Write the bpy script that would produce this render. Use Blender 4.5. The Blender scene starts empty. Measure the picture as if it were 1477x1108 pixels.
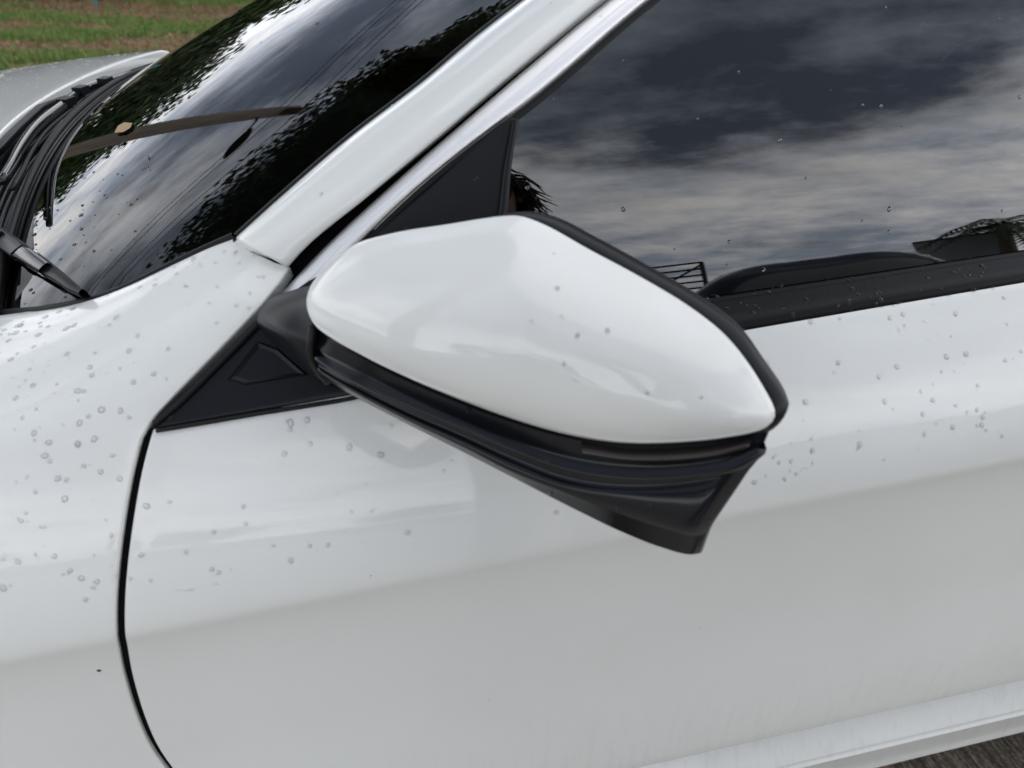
import bpy, bmesh, math, random
import numpy as np
from mathutils import Vector, Matrix, noise as mnoise

random.seed(7)
rng = np.random.default_rng(7)
R = math.radians
scene = bpy.context.scene
COL = scene.collection

# ------------------------------------------------------------------ camera
CAM = np.array([.167, -1.366, 1.248])
YAW, PIT, ROL = R(14.0), R(32.36), R(1.91)
FPX, IW, IH = 1027.72, 1477, 1108
_f = np.array([math.sin(YAW) * math.cos(PIT), math.cos(YAW) * math.cos(PIT), -math.sin(PIT)])
_r0 = np.array([math.cos(YAW), -math.sin(YAW), 0.0])
_u0 = np.cross(_r0, _f)
CR = _r0 * math.cos(ROL) + _u0 * math.sin(ROL)
CU = -_r0 * math.sin(ROL) + _u0 * math.cos(ROL)
cam_data = bpy.data.cameras.new("camera")
cam_data.sensor_width = 36.0
cam_data.lens = 36.0 * FPX / IW
cam_data.clip_start = 0.02
cam_data.clip_end = 2000
cam_data.dof.use_dof = True
cam_data.dof.focus_distance = 0.86
cam_data.dof.aperture_fstop = 6.3
cam = bpy.data.objects.new("camera", cam_data)
COL.objects.link(cam)
m = Matrix.Identity(4)
for i in range(3):
    m[i][0], m[i][1], m[i][2], m[i][3] = CR[i], CU[i], -_f[i], CAM[i]
cam.matrix_world = m
scene.camera = cam

# ------------------------------------------------------------------ sky
SUN_EL, SUN_AZ = R(68), R(62)          # azimuth clockwise from +y
world = bpy.data.worlds.new("World")
scene.world = world
world.use_nodes = True
wn, wl = world.node_tree.nodes, world.node_tree.links
wn.clear()


def wnode(t, **kw):
    n = wn.new(t)
    for k, v in kw.items():
        setattr(n, k, v)
    return n


def wmath(op, a, b=None, clamp=False):
    n = wnode('ShaderNodeMath', operation=op, use_clamp=clamp)
    for i, v in enumerate((a, b)):
        if v is None:
            continue
        if isinstance(v, (int, float)):
            n.inputs[i].default_value = v
        else:
            wl.new(v, n.inputs[i])
    return n.outputs[0]


sky = wnode('ShaderNodeTexSky', sky_type='NISHITA', sun_disc=False)
sky.sun_elevation = SUN_EL
sky.sun_rotation = SUN_AZ
sky.air_density = 1.0
sky.dust_density = 2.0
tc = wnode('ShaderNodeTexCoord')
sep = wnode('ShaderNodeSeparateXYZ')
wl.new(tc.outputs['Generated'], sep.inputs[0])
zc_ = wmath('ADD', wmath('MAXIMUM', sep.outputs[2], 0.0), 0.24)
px_ = wmath('DIVIDE', sep.outputs[0], zc_)
py_ = wmath('DIVIDE', sep.outputs[1], zc_)
comb = wnode('ShaderNodeCombineXYZ')
wl.new(px_, comb.inputs[0])
wl.new(py_, comb.inputs[1])
comb.inputs[2].default_value = 3.7
mp = wnode('ShaderNodeMapping')
mp.inputs['Rotation'].default_value = (0, 0, R(-35))
mp.inputs['Scale'].default_value = (0.85, 1.2, 1.0)
wl.new(comb.outputs[0], mp.inputs[0])
n_big = wnode('ShaderNodeTexNoise')
n_big.inputs['Scale'].default_value = 1.05
n_big.inputs['Detail'].default_value = 7.0
n_big.inputs['Roughness'].default_value = 0.6
n_big.inputs['Distortion'].default_value = 0.15
wl.new(mp.outputs[0], n_big.inputs['Vector'])
n_fine = wnode('ShaderNodeTexNoise')
n_fine.inputs['Scale'].default_value = 4.3
n_fine.inputs['Detail'].default_value = 8.0
n_fine.inputs['Roughness'].default_value = 0.66
n_fine.inputs['Distortion'].default_value = 0.12
wl.new(mp.outputs[0], n_fine.inputs['Vector'])
dens = wmath('ADD', wmath('MULTIPLY', n_big.outputs[0], 0.72), wmath('MULTIPLY', n_fine.outputs[0], 0.28))
# thick dark cloud overhead, thin bright cloud in a belt above the horizon, ragged border between
zpos = wmath('MAXIMUM', sep.outputs[2], 0.0)
edge = wmath('ADD', zpos, wmath('MULTIPLY', wmath('SUBTRACT', dens, 0.5), 1.05))
deck = wnode('ShaderNodeMapRange', interpolation_type='SMOOTHSTEP')
wl.new(edge, deck.inputs['Value'])
deck.inputs['From Min'].default_value = 0.30
deck.inputs['From Max'].default_value = 0.55
r_lo = wnode('ShaderNodeValToRGB')
wl.new(wmath('ADD', wmath('MULTIPLY', n_fine.outputs[0], 0.5), wmath('MULTIPLY', wmath('SUBTRACT', 1.0, n_big.outputs[0]), 0.5)), r_lo.inputs[0])
r_lo.color_ramp.elements[0].position = 0.40
r_lo.color_ramp.elements[0].color = (0.78, 0.89, 1.06, 1)
r_lo.color_ramp.elements[1].position = 0.59
r_lo.color_ramp.elements[1].color = (2.25, 2.17, 2.07, 1)
e = r_lo.color_ramp.elements.new(0.49)
e.color = (1.48, 1.51, 1.58, 1)
r_hi = wnode('ShaderNodeValToRGB')
wl.new(dens, r_hi.inputs[0])
r_hi.color_ramp.elements[0].position = 0.40
r_hi.color_ramp.elements[0].color = (0.62, 0.68, 0.78, 1)
r_hi.color_ramp.elements[1].position = 0.53
r_hi.color_ramp.elements[1].color = (0.17, 0.205, 0.27, 1)
cl = wnode('ShaderNodeMix', data_type='RGBA')
wl.new(deck.outputs[0], cl.inputs[0])
wl.new(r_lo.outputs[0], cl.inputs[6])
wl.new(r_hi.outputs[0], cl.inputs[7])
skys = wnode('ShaderNodeVectorMath', operation='SCALE')
wl.new(sky.outputs[0], skys.inputs[0])
skys.inputs['Scale'].default_value = 0.08
mix = wnode('ShaderNodeMix', data_type='RGBA')
mix.inputs[0].default_value = 0.92
wl.new(skys.outputs[0], mix.inputs[6])
wl.new(cl.outputs[2], mix.inputs[7])
bg = wnode('ShaderNodeBackground')
bg.inputs['Strength'].default_value = 1.0
wl.new(mix.outputs[2], bg.inputs[0])
wo = wnode('ShaderNodeOutputWorld')
wl.new(bg.outputs[0], wo.inputs[0])

sun_d = bpy.data.lights.new("sun", 'SUN')
sun_d.energy = 0.9
sun_d.angle = R(80)
sun_d.color = (1.0, 0.97, 0.92)
sun = bpy.data.objects.new("sun", sun_d)
COL.objects.link(sun)
sdir = Vector((math.sin(SUN_AZ) * math.cos(SUN_EL), math.cos(SUN_AZ) * math.cos(SUN_EL), math.sin(SUN_EL)))
sun.rotation_euler = sdir.to_track_quat('Z', 'Y').to_euler()

scene.view_settings.view_transform = 'Standard'
scene.view_settings.look = 'None'
scene.view_settings.exposure = 0.47
scene.view_settings.gamma = 1.0
scene.view_settings.use_curve_mapping = False
scene.render.engine = 'CYCLES'
scene.cycles.use_denoising = True
scene.cycles.max_bounces = 8
scene.cycles.transparent_max_bounces = 16
scene.cycles.caustics_reflective = False
scene.cycles.caustics_refractive = True


# ------------------------------------------------------------------ helpers
def obj(name, verts, faces, mat, parent=None, smooth=True):
    me = bpy.data.meshes.new(name)
    me.from_pydata([tuple(map(float, v)) for v in verts], [], [tuple(f) for f in faces])
    me.validate()
    if smooth:
        me.polygons.foreach_set('use_smooth', [True] * len(me.polygons))
    me.materials.append(mat)
    o = bpy.data.objects.new(name, me)
    COL.objects.link(o)
    if parent is not None:
        o.parent = parent
    return o


def empty(name, loc=(0, 0, 0), rz=0.0):
    o = bpy.data.objects.new(name, None)
    COL.objects.link(o)
    o.location = loc
    o.rotation_euler = (0, 0, rz)
    o.empty_display_size = 0.2
    return o


def tag(o, label=None, cat=None, group=None, kind=None):
    for k, v in (('label', label), ('category', cat), ('group', group), ('kind', kind)):
        if v:
            o[k] = v
    return o


class MB:
    """collects shapes into one mesh"""
    def __init__(self):
        self.v, self.f = [], []

    def add(self, v, f):
        n = len(self.v)
        self.v += [tuple(map(float, p)) for p in v]
        self.f += [tuple(i + n for i in q) for q in f]
        return self

    def box(self, c, s, rot=None):
        v = []
        for z in (-1, 1):
            for a, b in ((-1, -1), (1, -1), (1, 1), (-1, 1)):
                p = Vector((a * s[0] / 2, b * s[1] / 2, z * s[2] / 2))
                if rot is not None:
                    p = rot @ p
                v.append((p.x + c[0], p.y + c[1], p.z + c[2]))
        return self.add(v, [(3, 2, 1, 0), (4, 5, 6, 7), (0, 1, 5, 4), (1, 2, 6, 5), (2, 3, 7, 6), (3, 0, 4, 7)])

    def tube(self, pts, rad, n=8, cap=True):
        pts = [Vector(p) for p in pts]
        if isinstance(rad, (int, float)):
            rad = [rad] * len(pts)
        v, f = [], []
        prev = None
        for i, p in enumerate(pts):
            t = (pts[min(i + 1, len(pts) - 1)] - pts[max(i - 1, 0)]).normalized()
            a = prev if prev is not None else (Vector((0, 0, 1)) if abs(t.z) < .9 else Vector((1, 0, 0)))
            a = (a - t * a.dot(t)).normalized()
            prev = a
            b = t.cross(a)
            for k in range(n):
                w = 2 * math.pi * k / n
                v.append(p + (a * math.cos(w) + b * math.sin(w)) * rad[i])
        for i in range(len(pts) - 1):
            for k in range(n):
                k2 = (k + 1) % n
                f.append((i * n + k, i * n + k2, (i + 1) * n + k2, (i + 1) * n + k))
        if cap:
            f.append(tuple(range(n - 1, -1, -1)))
            f.append(tuple((len(pts) - 1) * n + k for k in range(n)))
        return self.add(v, f)

    def grid(self, P, flip=False):
        P = np.asarray(P, float)
        n, k = P.shape[:2]
        f = []
        for i in range(n - 1):
            for j in range(k - 1):
                q = (i * k + j, i * k + j + 1, (i + 1) * k + j + 1, (i + 1) * k + j)
                f.append(q[::-1] if flip else q)
        return self.add(P.reshape(-1, 3), f)

    def build(self, name, mat, parent=None, smooth=True):
        return obj(name, self.v, self.f, mat, parent, smooth)


def ray(u, v):
    d = _f + CR * (u - IW / 2) / FPX - CU * (v - IH / 2) / FPX
    return d / np.linalg.norm(d)


def hit(u, v, fn, t0=.15, t1=4.0, n=500):
    """first point along the sight line where fn turns from + (outside) to -"""
    d = ray(u, v)
    ts = np.linspace(t0, t1, n)
    a = None
    for t in ts:
        s = fn(CAM + d * t)
        if s <= 0 and a is not None:
            b = t
            break
        if s > 0:
            a = t
    else:
        return None
    for _ in range(30):
        c = (a + b) / 2
        if fn(CAM + d * c) > 0:
            a = c
        else:
            b = c
    return CAM + d * (a + b) / 2


def on_plane(u, v, p0, n):
    d = ray(u, v)
    n = np.asarray(n, float)
    t = ((np.asarray(p0) - CAM) @ n) / (d @ n)
    return CAM + d * t


def resample(P, n):
    P = np.asarray(P, float)
    s = np.concatenate([[0], np.cumsum(np.linalg.norm(np.diff(P, axis=0), axis=1))])
    s /= s[-1]
    # Catmull-like smoothing by dense cubic through chord parameter
    t = np.linspace(0, 1, n)
    out = np.empty((n, P.shape[1]))
    m_ = np.gradient(P, s, axis=0, edge_order=1) if len(P) > 2 else np.repeat((P[1:] - P[:1]), 2, 0)
    for i, x in enumerate(t):
        k = min(max(np.searchsorted(s, x) - 1, 0), len(P) - 2)
        h = s[k + 1] - s[k]
        w = (x - s[k]) / h
        out[i] = ((2 * w ** 3 - 3 * w ** 2 + 1) * P[k] + (w ** 3 - 2 * w ** 2 + w) * h * m_[k]
                  + (-2 * w ** 3 + 3 * w ** 2) * P[k + 1] + (w ** 3 - w ** 2) * h * m_[k + 1])
    return out


def sst(a, b, t):
    t = np.clip((t - a) / (b - a), 0, 1)
    return t * t * (3 - 2 * t)


def normals(P, ref):
    P = np.asarray(P, float)
    a = np.gradient(P, axis=0)
    b = np.gradient(P, axis=1)
    n = np.cross(a, b)
    n /= np.linalg.norm(n, axis=2, keepdims=True) + 1e-12
    s = np.sign((n * np.asarray(ref)).sum(2).mean())
    return n * (s if s != 0 else 1)


def rolled(P, ref, sides='lrbt', r=.0025, depth=.014):
    """adds a rounded hem and a return flange along the chosen edges of a panel
    l/r: first/last column, b/t: first/last row"""
    P = np.asarray(P, float)
    N = normals(P, ref)

    def ext(E, I, Nn):
        t = E - I
        t -= (t * Nn).sum(-1, keepdims=True) * Nn
        t /= np.linalg.norm(t, axis=-1, keepdims=True) + 1e-12
        rows = []
        for a in (25, 50, 75, 90):
            a = R(a)
            rows.append(E + t * r * math.sin(a) - Nn * r * (1 - math.cos(a)))
        rows.append(E + t * r - Nn * depth)
        return rows
    if 'b' in sides:
        x = ext(P[0], P[1], N[0])
        P = np.concatenate([np.array(x[::-1]), P])
        N = np.concatenate([np.repeat(N[:1], 5, 0), N])
    if 't' in sides:
        x = ext(P[-1], P[-2], N[-1])
        P = np.concatenate([P, np.array(x)])
        N = np.concatenate([N, np.repeat(N[-1:], 5, 0)])
    if 'l' in sides:
        x = ext(P[:, 0], P[:, 1], N[:, 0])
        P = np.concatenate([np.stack(x[::-1], 1), P], 1)
        N = np.concatenate([np.repeat(N[:, :1], 5, 1), N], 1)
    if 'r' in sides:
        x = ext(P[:, -1], P[:, -2], N[:, -1])
        P = np.concatenate([P, np.stack(x, 1)], 1)
    return P


def panel(name, P, mat, parent, ref, **kw):
    Q = rolled(P, ref, **kw) if kw.get('sides', 'x') != '' else np.asarray(P)
    n = normals(Q, ref)
    a = np.gradient(Q, axis=0)
    b = np.gradient(Q, axis=1)
    flip = (np.cross(b, a) * n).sum(2).mean() < 0
    return MB().grid(Q, flip).build(name, mat, parent)


def loft(name, rows, mat, parent, ref, n=40, sides=''):
    P = np.array([resample(r_, n) for r_ in rows])
    return panel(name, P, mat, parent, ref, sides=sides)


def mirrored(o, parent):
    """the same part on the other side of the car"""
    me = o.data.copy()
    for v in me.vertices:
        v.co.y = -v.co.y
    me.flip_normals()
    c = bpy.data.objects.new(o.name.split('.')[0], me)
    COL.objects.link(c)
    c.parent = parent
    return c


# ------------------------------------------------------------------ materials
def mat(name, col=(.5, .5, .5), rough=.5, metal=0., coat=0., spec=.5, coat_rough=.03):
    m_ = bpy.data.materials.new(name)
    m_.use_nodes = True
    b = m_.node_tree.nodes['Principled BSDF']
    b.inputs['Base Color'].default_value = (*col, 1)
    b.inputs['Roughness'].default_value = rough
    b.inputs['Metallic'].default_value = metal
    b.inputs['Coat Weight'].default_value = coat
    b.inputs['Coat Roughness'].default_value = coat_rough
    b.inputs['Specular IOR Level'].default_value = spec
    return m_


def nt(m_):
    t = m_.node_tree
    return t, t.nodes, t.links, t.nodes['Principled BSDF']


def noise_node(m_, scale, detail=5, rough=.55, vec='Object', mscale=None, rot=None):
    t, n, l, b = nt(m_)
    c = n.new('ShaderNodeTexCoord')
    x = n.new('ShaderNodeTexNoise')
    x.inputs['Scale'].default_value = scale
    x.inputs['Detail'].default_value = detail
    x.inputs['Roughness'].default_value = rough
    src = c.outputs[vec]
    if mscale or rot:
        mp_ = n.new('ShaderNodeMapping')
        mp_.inputs['Scale'].default_value = mscale or (1, 1, 1)
        mp_.inputs['Rotation'].default_value = rot or (0, 0, 0)
        l.new(src, mp_.inputs[0])
        src = mp_.outputs[0]
    l.new(src, x.inputs['Vector'])
    return x.outputs[0]


def ramp_node(m_, fac, stops):
    t, n, l, b = nt(m_)
    r_ = n.new('ShaderNodeValToRGB')
    l.new(fac, r_.inputs[0])
    el_ = r_.color_ramp.elements
    el_[0].position, el_[0].color = stops[0][0], (*stops[0][1], 1)
    el_[1].position, el_[1].color = stops[-1][0], (*stops[-1][1], 1)
    for p, c in stops[1:-1]:
        e_ = el_.new(p)
        e_.color = (*c, 1)
    return r_.outputs[0]


def bump(m_, h, strength, dist):
    t, n, l, b = nt(m_)
    x = n.new('ShaderNodeBump')
    x.inputs['Strength'].default_value = strength
    x.inputs['Distance'].default_value = dist
    l.new(h, x.inputs['Height'])
    l.new(x.outputs[0], b.inputs['Normal'])
    return x


M = {}
# white car paint: clear coat over white, faint road film low down
M['paint'] = mat('white_paint', (.79, .805, .79), .45, coat=1.0, coat_rough=.05)
t, n, l, b = nt(M['paint'])
film = noise_node(M['paint'], 4.5, 7, .6, mscale=(1, 1, .8))
fr = ramp_node(M['paint'], film, [(.46, (.80, .812, .795)), (.76, (.77, .779, .753))])
fine = noise_node(M['paint'], 60, 4, .6, mscale=(1.6, 1, .18), rot=(0, R(14), 0))
geo = n.new('ShaderNodeTexCoord')
sx = n.new('ShaderNodeSeparateXYZ')
l.new(geo.outputs['Object'], sx.inputs[0])
low = n.new('ShaderNodeMapRange')
low.inputs['From Min'].default_value = .52
low.inputs['From Max'].default_value = .36
l.new(sx.outputs[2], low.inputs['Value'])
mul = n.new('ShaderNodeMath')
mul.operation = 'MULTIPLY'
sub = n.new('ShaderNodeMapRange')
sub.inputs['From Min'].default_value = .5
sub.inputs['From Max'].default_value = .68
sub.inputs['To Max'].default_value = .16
l.new(fine, sub.inputs['Value'])
l.new(low.outputs[0], mul.inputs[0])
l.new(sub.outputs[0], mul.inputs[1])
mx = n.new('ShaderNodeMix')
mx.data_type = 'RGBA'
l.new(mul.outputs[0], mx.inputs[0])
l.new(fr, mx.inputs[6])
mx.inputs[7].default_value = (.50, .49, .45, 1)
l.new(mx.outputs[2], b.inputs['Base Color'])
cb = n.new('ShaderNodeBump')
cb.inputs['Strength'].default_value = .02
cb.inputs['Distance'].default_value = .001
l.new(noise_node(M['paint'], 220, 2, .5), cb.inputs['Height'])
l.new(cb.outputs[0], b.inputs['Coat Normal'])

M['plastic'] = mat('black_trim_plastic', (.006, .007, .010), .36, spec=.24)
bump(M['plastic'], noise_node(M['plastic'], 900, 2), .10, .0004)
M['gloss'] = mat('gloss_black', (.008, .009, .012), .12)
M['rubber'] = mat('black_rubber', (.006, .006, .007), .5, spec=.3)
M['seal'] = mat('window_seal_rubber', (.005, .0055, .007), .42, spec=.13)
M['dark'] = mat('panel_gap_dark', (.004, .004, .005), .9, spec=.1)
M['chrome'] = mat('brushed_bright_trim', (.93, .92, .92), .46, 1.0)
t, n, l, b = nt(M['chrome'])
bump(M['chrome'], noise_node(M['chrome'], 300, 3, mscale=(.1, 1, 1), rot=(0, R(34), 0)), .05, .0006)
M['lens'] = mat('indicator_lens', (.035, .028, .025), .25, coat=.4)
M['mirrorglass'] = mat('mirror_glass', (.75, .77, .80), .02, 1.0)
M['cabin'] = mat('dark_cabin_trim', (.012, .012, .013), .7)
M['grille'] = mat('pale_defroster_mesh', (.30, .33, .32), .6)
t, n, l, b = nt(M['grille'])
c = n.new('ShaderNodeTexCoord')
vo = n.new('ShaderNodeTexVoronoi')
vo.inputs['Scale'].default_value = 330
vo.inputs['Randomness'].default_value = 0.0
l.new(c.outputs['Object'], vo.inputs['Vector'])
l.new(ramp_node(M['grille'], vo.outputs['Distance'], [(.30, (.05, .055, .055)), (.42, (.34, .37, .36))]), b.inputs['Base Color'])


def glass_mat(name, tint, f0_gain):
    m_ = bpy.data.materials.new(name)
    m_.use_nodes = True
    t, n, l = m_.node_tree, m_.node_tree.nodes, m_.node_tree.links
    n.clear()
    o = n.new('ShaderNodeOutputMaterial')
    mx_ = n.new('ShaderNodeMixShader')
    tr = n.new('ShaderNodeBsdfTransparent')
    tr.inputs[0].default_value = (*tint, 1)
    gl = n.new('ShaderNodeBsdfGlossy')
    gl.inputs['Roughness'].default_value = 0.0
    gl.inputs['Color'].default_value = (.97, .98, 1, 1)
    fr_ = n.new('ShaderNodeFresnel')
    fr_.inputs['IOR'].default_value = 1.52
    mu = n.new('ShaderNodeMath')
    mu.operation = 'MULTIPLY'
    mu.use_clamp = True
    mu.inputs[1].default_value = f0_gain      # both faces of the pane reflect
    l.new(fr_.outputs[0], mu.inputs[0])
    l.new(mu.outputs[0], mx_.inputs[0])
    l.new(tr.outputs[0], mx_.inputs[1])
    l.new(gl.outputs[0], mx_.inputs[2])
    l.new(mx_.outputs[0], o.inputs[0])
    return m_


M['sideglass'] = glass_mat('tinted_side_glass', (.05, .055, .065), 2.3)
M['wsglass'] = glass_mat('windshield_glass', (.30, .33, .33), 1.25)
M['water'] = mat('rain_water', (1, 1, 1), .0)
M['water'].node_tree.nodes['Principled BSDF'].inputs['Transmission Weight'].default_value = 1.0
M['water'].node_tree.nodes['Principled BSDF'].inputs['IOR'].default_value = 1.33

# ------------------------------------------------------------------ ground
M['wetslab'] = mat('dark_wet_slab', (.05, .04, .03), .5)
t, n, l, b = nt(M['wetslab'])
st = noise_node(M['wetslab'], 70, 8, .72, mscale=(1.0, .085, 1))
gr = noise_node(M['wetslab'], 160, 6, .7)
ad = n.new('ShaderNodeMath')
ad.operation = 'ADD'
h1 = n.new('ShaderNodeMath')
h1.operation = 'MULTIPLY'
h1.inputs[1].default_value = .62
h2 = n.new('ShaderNodeMath')
h2.operation = 'MULTIPLY'
h2.inputs[1].default_value = .38
l.new(st, h1.inputs[0])
l.new(gr, h2.inputs[0])
l.new(h1.outputs[0], ad.inputs[0])
l.new(h2.outputs[0], ad.inputs[1])
cc = ramp_node(M['wetslab'], ad.outputs[0], [(.39, (.012, .010, .008)), (.46, (.07, .054, .037)), (.52, (.21, .16, .108)), (.60, (.48, .39, .28))])
l.new(cc, b.inputs['Base Color'])
bump(M['wetslab'], ad.outputs[0], 1.0, .02)
M['concrete'] = mat('pale_concrete', (.25, .24, .22), .8)
t, n, l, b = nt(M['concrete'])
l.new(ramp_node(M['concrete'], noise_node(M['concrete'], 2.2, 9, .68), [(.3, (.34, .315, .27)), (.5, (.45, .42, .37)), (.7, (.53, .50, .44))]), b.inputs['Base Color'])
bump(M['concrete'], noise_node(M['concrete'], 60, 6, .7), .5, .006)
M['soil'] = mat('brown_soil', (.09, .06, .04), .9)
t, n, l, b = nt(M['soil'])
l.new(ramp_node(M['soil'], noise_node(M['soil'], 1.1, 8, .65), [(.35, (.075, .115, .032)), (.48, (.14, .11, .05)), (.66, (.27, .155, .095))]), b.inputs['Base Color'])


def sheet(name, x0, x1, y0, y1, z, m_, nx=2, ny=2):
    P = [[(x, y, z) for x in np.linspace(x0, x1, nx)] for y in np.linspace(y0, y1, ny)]
    o = MB().grid(P).build(name, m_, None, False)
    o['kind'] = 'structure'
    return o


sheet('grass_field', -600, 600, -600, 600, -.03, M['soil'])
sheet('concrete_pavement', -16, 22, -16, 4.6, -.008, M['concrete'])
sheet('wet_slab', -3.2, 5.2, -1.0, 2.2, -.003, M['wetslab'])

# ------------------------------------------------------------------ car body surfaces
# x runs from the nose to the tail, y = 0 is the middle of the car, z is up


def zbelt(x):
    return .910 + .062 * x


def ybelt(x):
    if x < 0:
        return -.859 + .03 * x
    x = min(x, 2.4)
    return -.859 + .048 * x - .010 * x * x


def zcrease(x):
    return .750 + .066 * x


YC = -.922


def taper(x):
    a = max(0, -x - .55)
    c_ = max(0, x - 2.15)
    return .26 * a ** 2.6 + .22 * c_ ** 2.4


def side(x, z):
    zb, zc = zbelt(x), zcrease(x)
    yb = ybelt(x)
    if z >= zc:
        t_ = (zb - z) / (zb - zc)
        if t_ < 0:
            y = yb - (YC - yb) * 1.6 * (-t_) * 1.0
        else:
            y = yb + (YC - yb) * (1 - (1 - t_) ** 1.6)
    else:
        d = zc - z
        y = YC + .015 * (1 - math.exp(-d / .05)) - .012 * sst(.18, .42, d)
    return y + taper(x)


def f_side(p):
    return side(p[0], p[2]) - p[1]


def yg(x, z):
    w = z - .95
    return -.795 + .30 * w + .50 * w * w


def f_glass(p):
    return yg(p[0], p[2]) - p[1]


def zws(x, y):
    u = x + .19
    Z = 1.008 + .56 * u - .10 * u * u
    S = .112 + .020 * math.tanh((x + .02) / .16)
    return Z - S * (abs(y) / .71) ** 2.3


def f_ws(p):
    return p[2] - zws(p[0], p[1])

# ------------------------------------------------------------------ the white car
car = empty('white_car')
tag(car, 'white car with wet paint, folded side mirror and bright window trim in the foreground', 'car')
LEFT = []           # left-hand parts that also exist on the right side

# --- front door shut line
gap_px = [(215, 617), (205, 642), (195, 690), (185, 750), (177, 810), (172, 880), (174, 920), (182, 970), (198, 1025), (218, 1075), (240, 1108)]
gap3 = [hit(u, v, f_side) for u, v in gap_px]
gz = [p[2] for p in gap3][::-1]
gx = [p[0] for p in gap3][::-1]
gz = [.355, .42, .48] + gz
sl = (gx[1] - gx[0]) / (gz[4] - gz[3])
gx = [gx[0] + .075, gx[0] + .040, gx[0] + .014] + gx


def gapx(z):
    return float(np.interp(z, gz, gx))


_zz = np.linspace(.355, gz[-1], 60)
_gg = np.interp(_zz, gz, gx)
for _ in range(6):
    _gg[1:-1] = (_gg[:-2] + 2 * _gg[1:-1] + _gg[2:]) / 4


def gapx(z):
    return float(np.interp(z, _zz, _gg))


XR = 1.16           # rear edge of the front door
ZS = .365           # lower edge of the doors


def zsill(x):
    return .356 + .012 * x


def vrows(x, zlo, zhi):
    """heights of the rows of a side panel, crowded round the crease"""
    zc = zcrease(x)
    a = zlo + (zc - .022 - zlo) * np.linspace(0, 1, 26)
    b_ = zc + np.linspace(-.018, .018, 13)
    c_ = (zc + .022) + (zhi - zc - .022) * np.linspace(0, 1, 22)
    return np.concatenate([a, b_, c_])


def side_soft(x, z):
    # the crease is pressed with a radius of a few millimetres
    return sum(side(x, z + d) * w for d, w in ((-.006, .2), (-.003, .2), (0, .2), (.003, .2), (.006, .2)))


def side_panel(name, xl, xr, zlo, zhi, nx, parent, sides='lrbt'):
    nrow = 61
    P = []
    for i in range(nrow):
        row = []
        for j in range(nx):
            u = j / (nx - 1)
            x = .5
            for _ in range(3):              # x depends on z at the slanted edges
                z = vrows(x, zlo(x), zhi(x))[i]
                x = xl(z) + (xr(z) - xl(z)) * u
            row.append((x, side_soft(x, z), z))
        P.append(row)
    return panel(name, P, M['paint'], parent, (0, -1, .2), sides=sides, r=.0028, depth=.016)


G2 = .0030
door = side_panel('front_door', lambda z: gapx(z) + G2 + .0028, lambda z: XR, zsill, lambda x: zbelt(x) - .003, 70, car)
LEFT.append(door)
rdoor = side_panel('rear_door', lambda z: XR + .010, lambda z: 2.02 + .34 * (z - .36) if z > .5 else 1.72 + .35 * ((z - .36) / .14),
                   zsill, lambda x: zbelt(x) - .003, 34, car)
LEFT.append(rdoor)


# --- fender: top edge along the glass, shoulder, flank
we_px = [(0, 458), (60, 452), (130, 438), (180, 420), (235, 393), (290, 366), (337, 345)]
wp_px = [(337, 345), (400, 288), (501, 201), (603, 123), (681, 57), (755, 0)]
we = [hit(u, v, f_ws, .3, 2.5) for u, v in we_px]
wp = [hit(u, v, f_ws, .3, 2.5) for u, v in wp_px]
_x = [-1.5, -1.1, -.6, -.36] + [p[0] for p in we] + [.14]
_y = [-.60, -.66, -.700, -.712] + [p[1] for p in we] + [-.716]
_z = [.70, .82, .906, .930] + [p[2] + .002 for p in we] + [1.041]
_xx = np.linspace(-1.5, .14, 240)
_yy, _z2 = np.interp(_xx, _x, _y), np.interp(_xx, _x, _z)
for _ in range(50):
    _yy[1:-1] = (_yy[:-2] + 2 * _yy[1:-1] + _yy[2:]) / 4
    _z2[1:-1] = (_z2[:-2] + 2 * _z2[1:-1] + _z2[2:]) / 4


def f_top(x):
    """upper inner edge of the fender (y, z)"""
    return float(np.interp(x, _xx, _yy)) + taper(x) * .8, float(np.interp(x, _xx, _z2))


def fender_pt(x, s):
    """s 0 at the glass/hood edge, 1 at belt height"""
    yb, zb = side(x, zbelt(x)), zbelt(x)
    if x < -.5:
        zb = zb - .12 * sst(-.5, -1.5, x)
    yt, zt = f_top(x)
    k = .080 if x > -.3 else .080 - .02 * sst(-.3, -1.0, x)
    k = min(k, (zt - zb) * 1.05)
    cy, cz = yb + .62 * k, zb + .92 * k
    cz = min(cz, zt - .004)
    return np.array([x, (1 - s) ** 2 * yt + 2 * s * (1 - s) * cy + s * s * yb, (1 - s) ** 2 * zt + 2 * s * (1 - s) * cz + s * s * zb])


def f_fend(p):
    """outside of the fender's shoulder: distance sign in the cross-section"""
    x, y, z = p
    S = np.linspace(0, 1, 24)
    Q = np.array([fender_pt(x, s) for s in S])
    if z < Q[-1][2]:
        return side(x, z) - y
    zz_ = np.interp(y, Q[::-1, 1], Q[::-1, 2], left=-9, right=Q[0][2])
    return z - zz_


# right-hand boundary of the shoulder: split line, then the door pillar gap
fb_px = [(336, 349), (360, 364), (392, 379), (413, 386), (398, 410), (372, 441), (335, 480), (295, 521), (255, 562), (222, 598), (208, 622)]
fb = [hit(u, v, f_fend, .3, 1.6, 260) for u, v in fb_px]


def s_of(p):
    S = np.linspace(0, 1, 200)
    Q = np.array([fender_pt(p[0], s) for s in S])
    return S[np.argmin(((Q - p) ** 2).sum(1))]


fs = np.array([s_of(p) for p in fb])
fx = np.array([p[0] for p in fb])
fs[0] = 0
for i in range(1, len(fs)):
    fs[i] = max(fs[i], fs[i - 1] + .004)
fs = fs / fs[-1]
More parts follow.
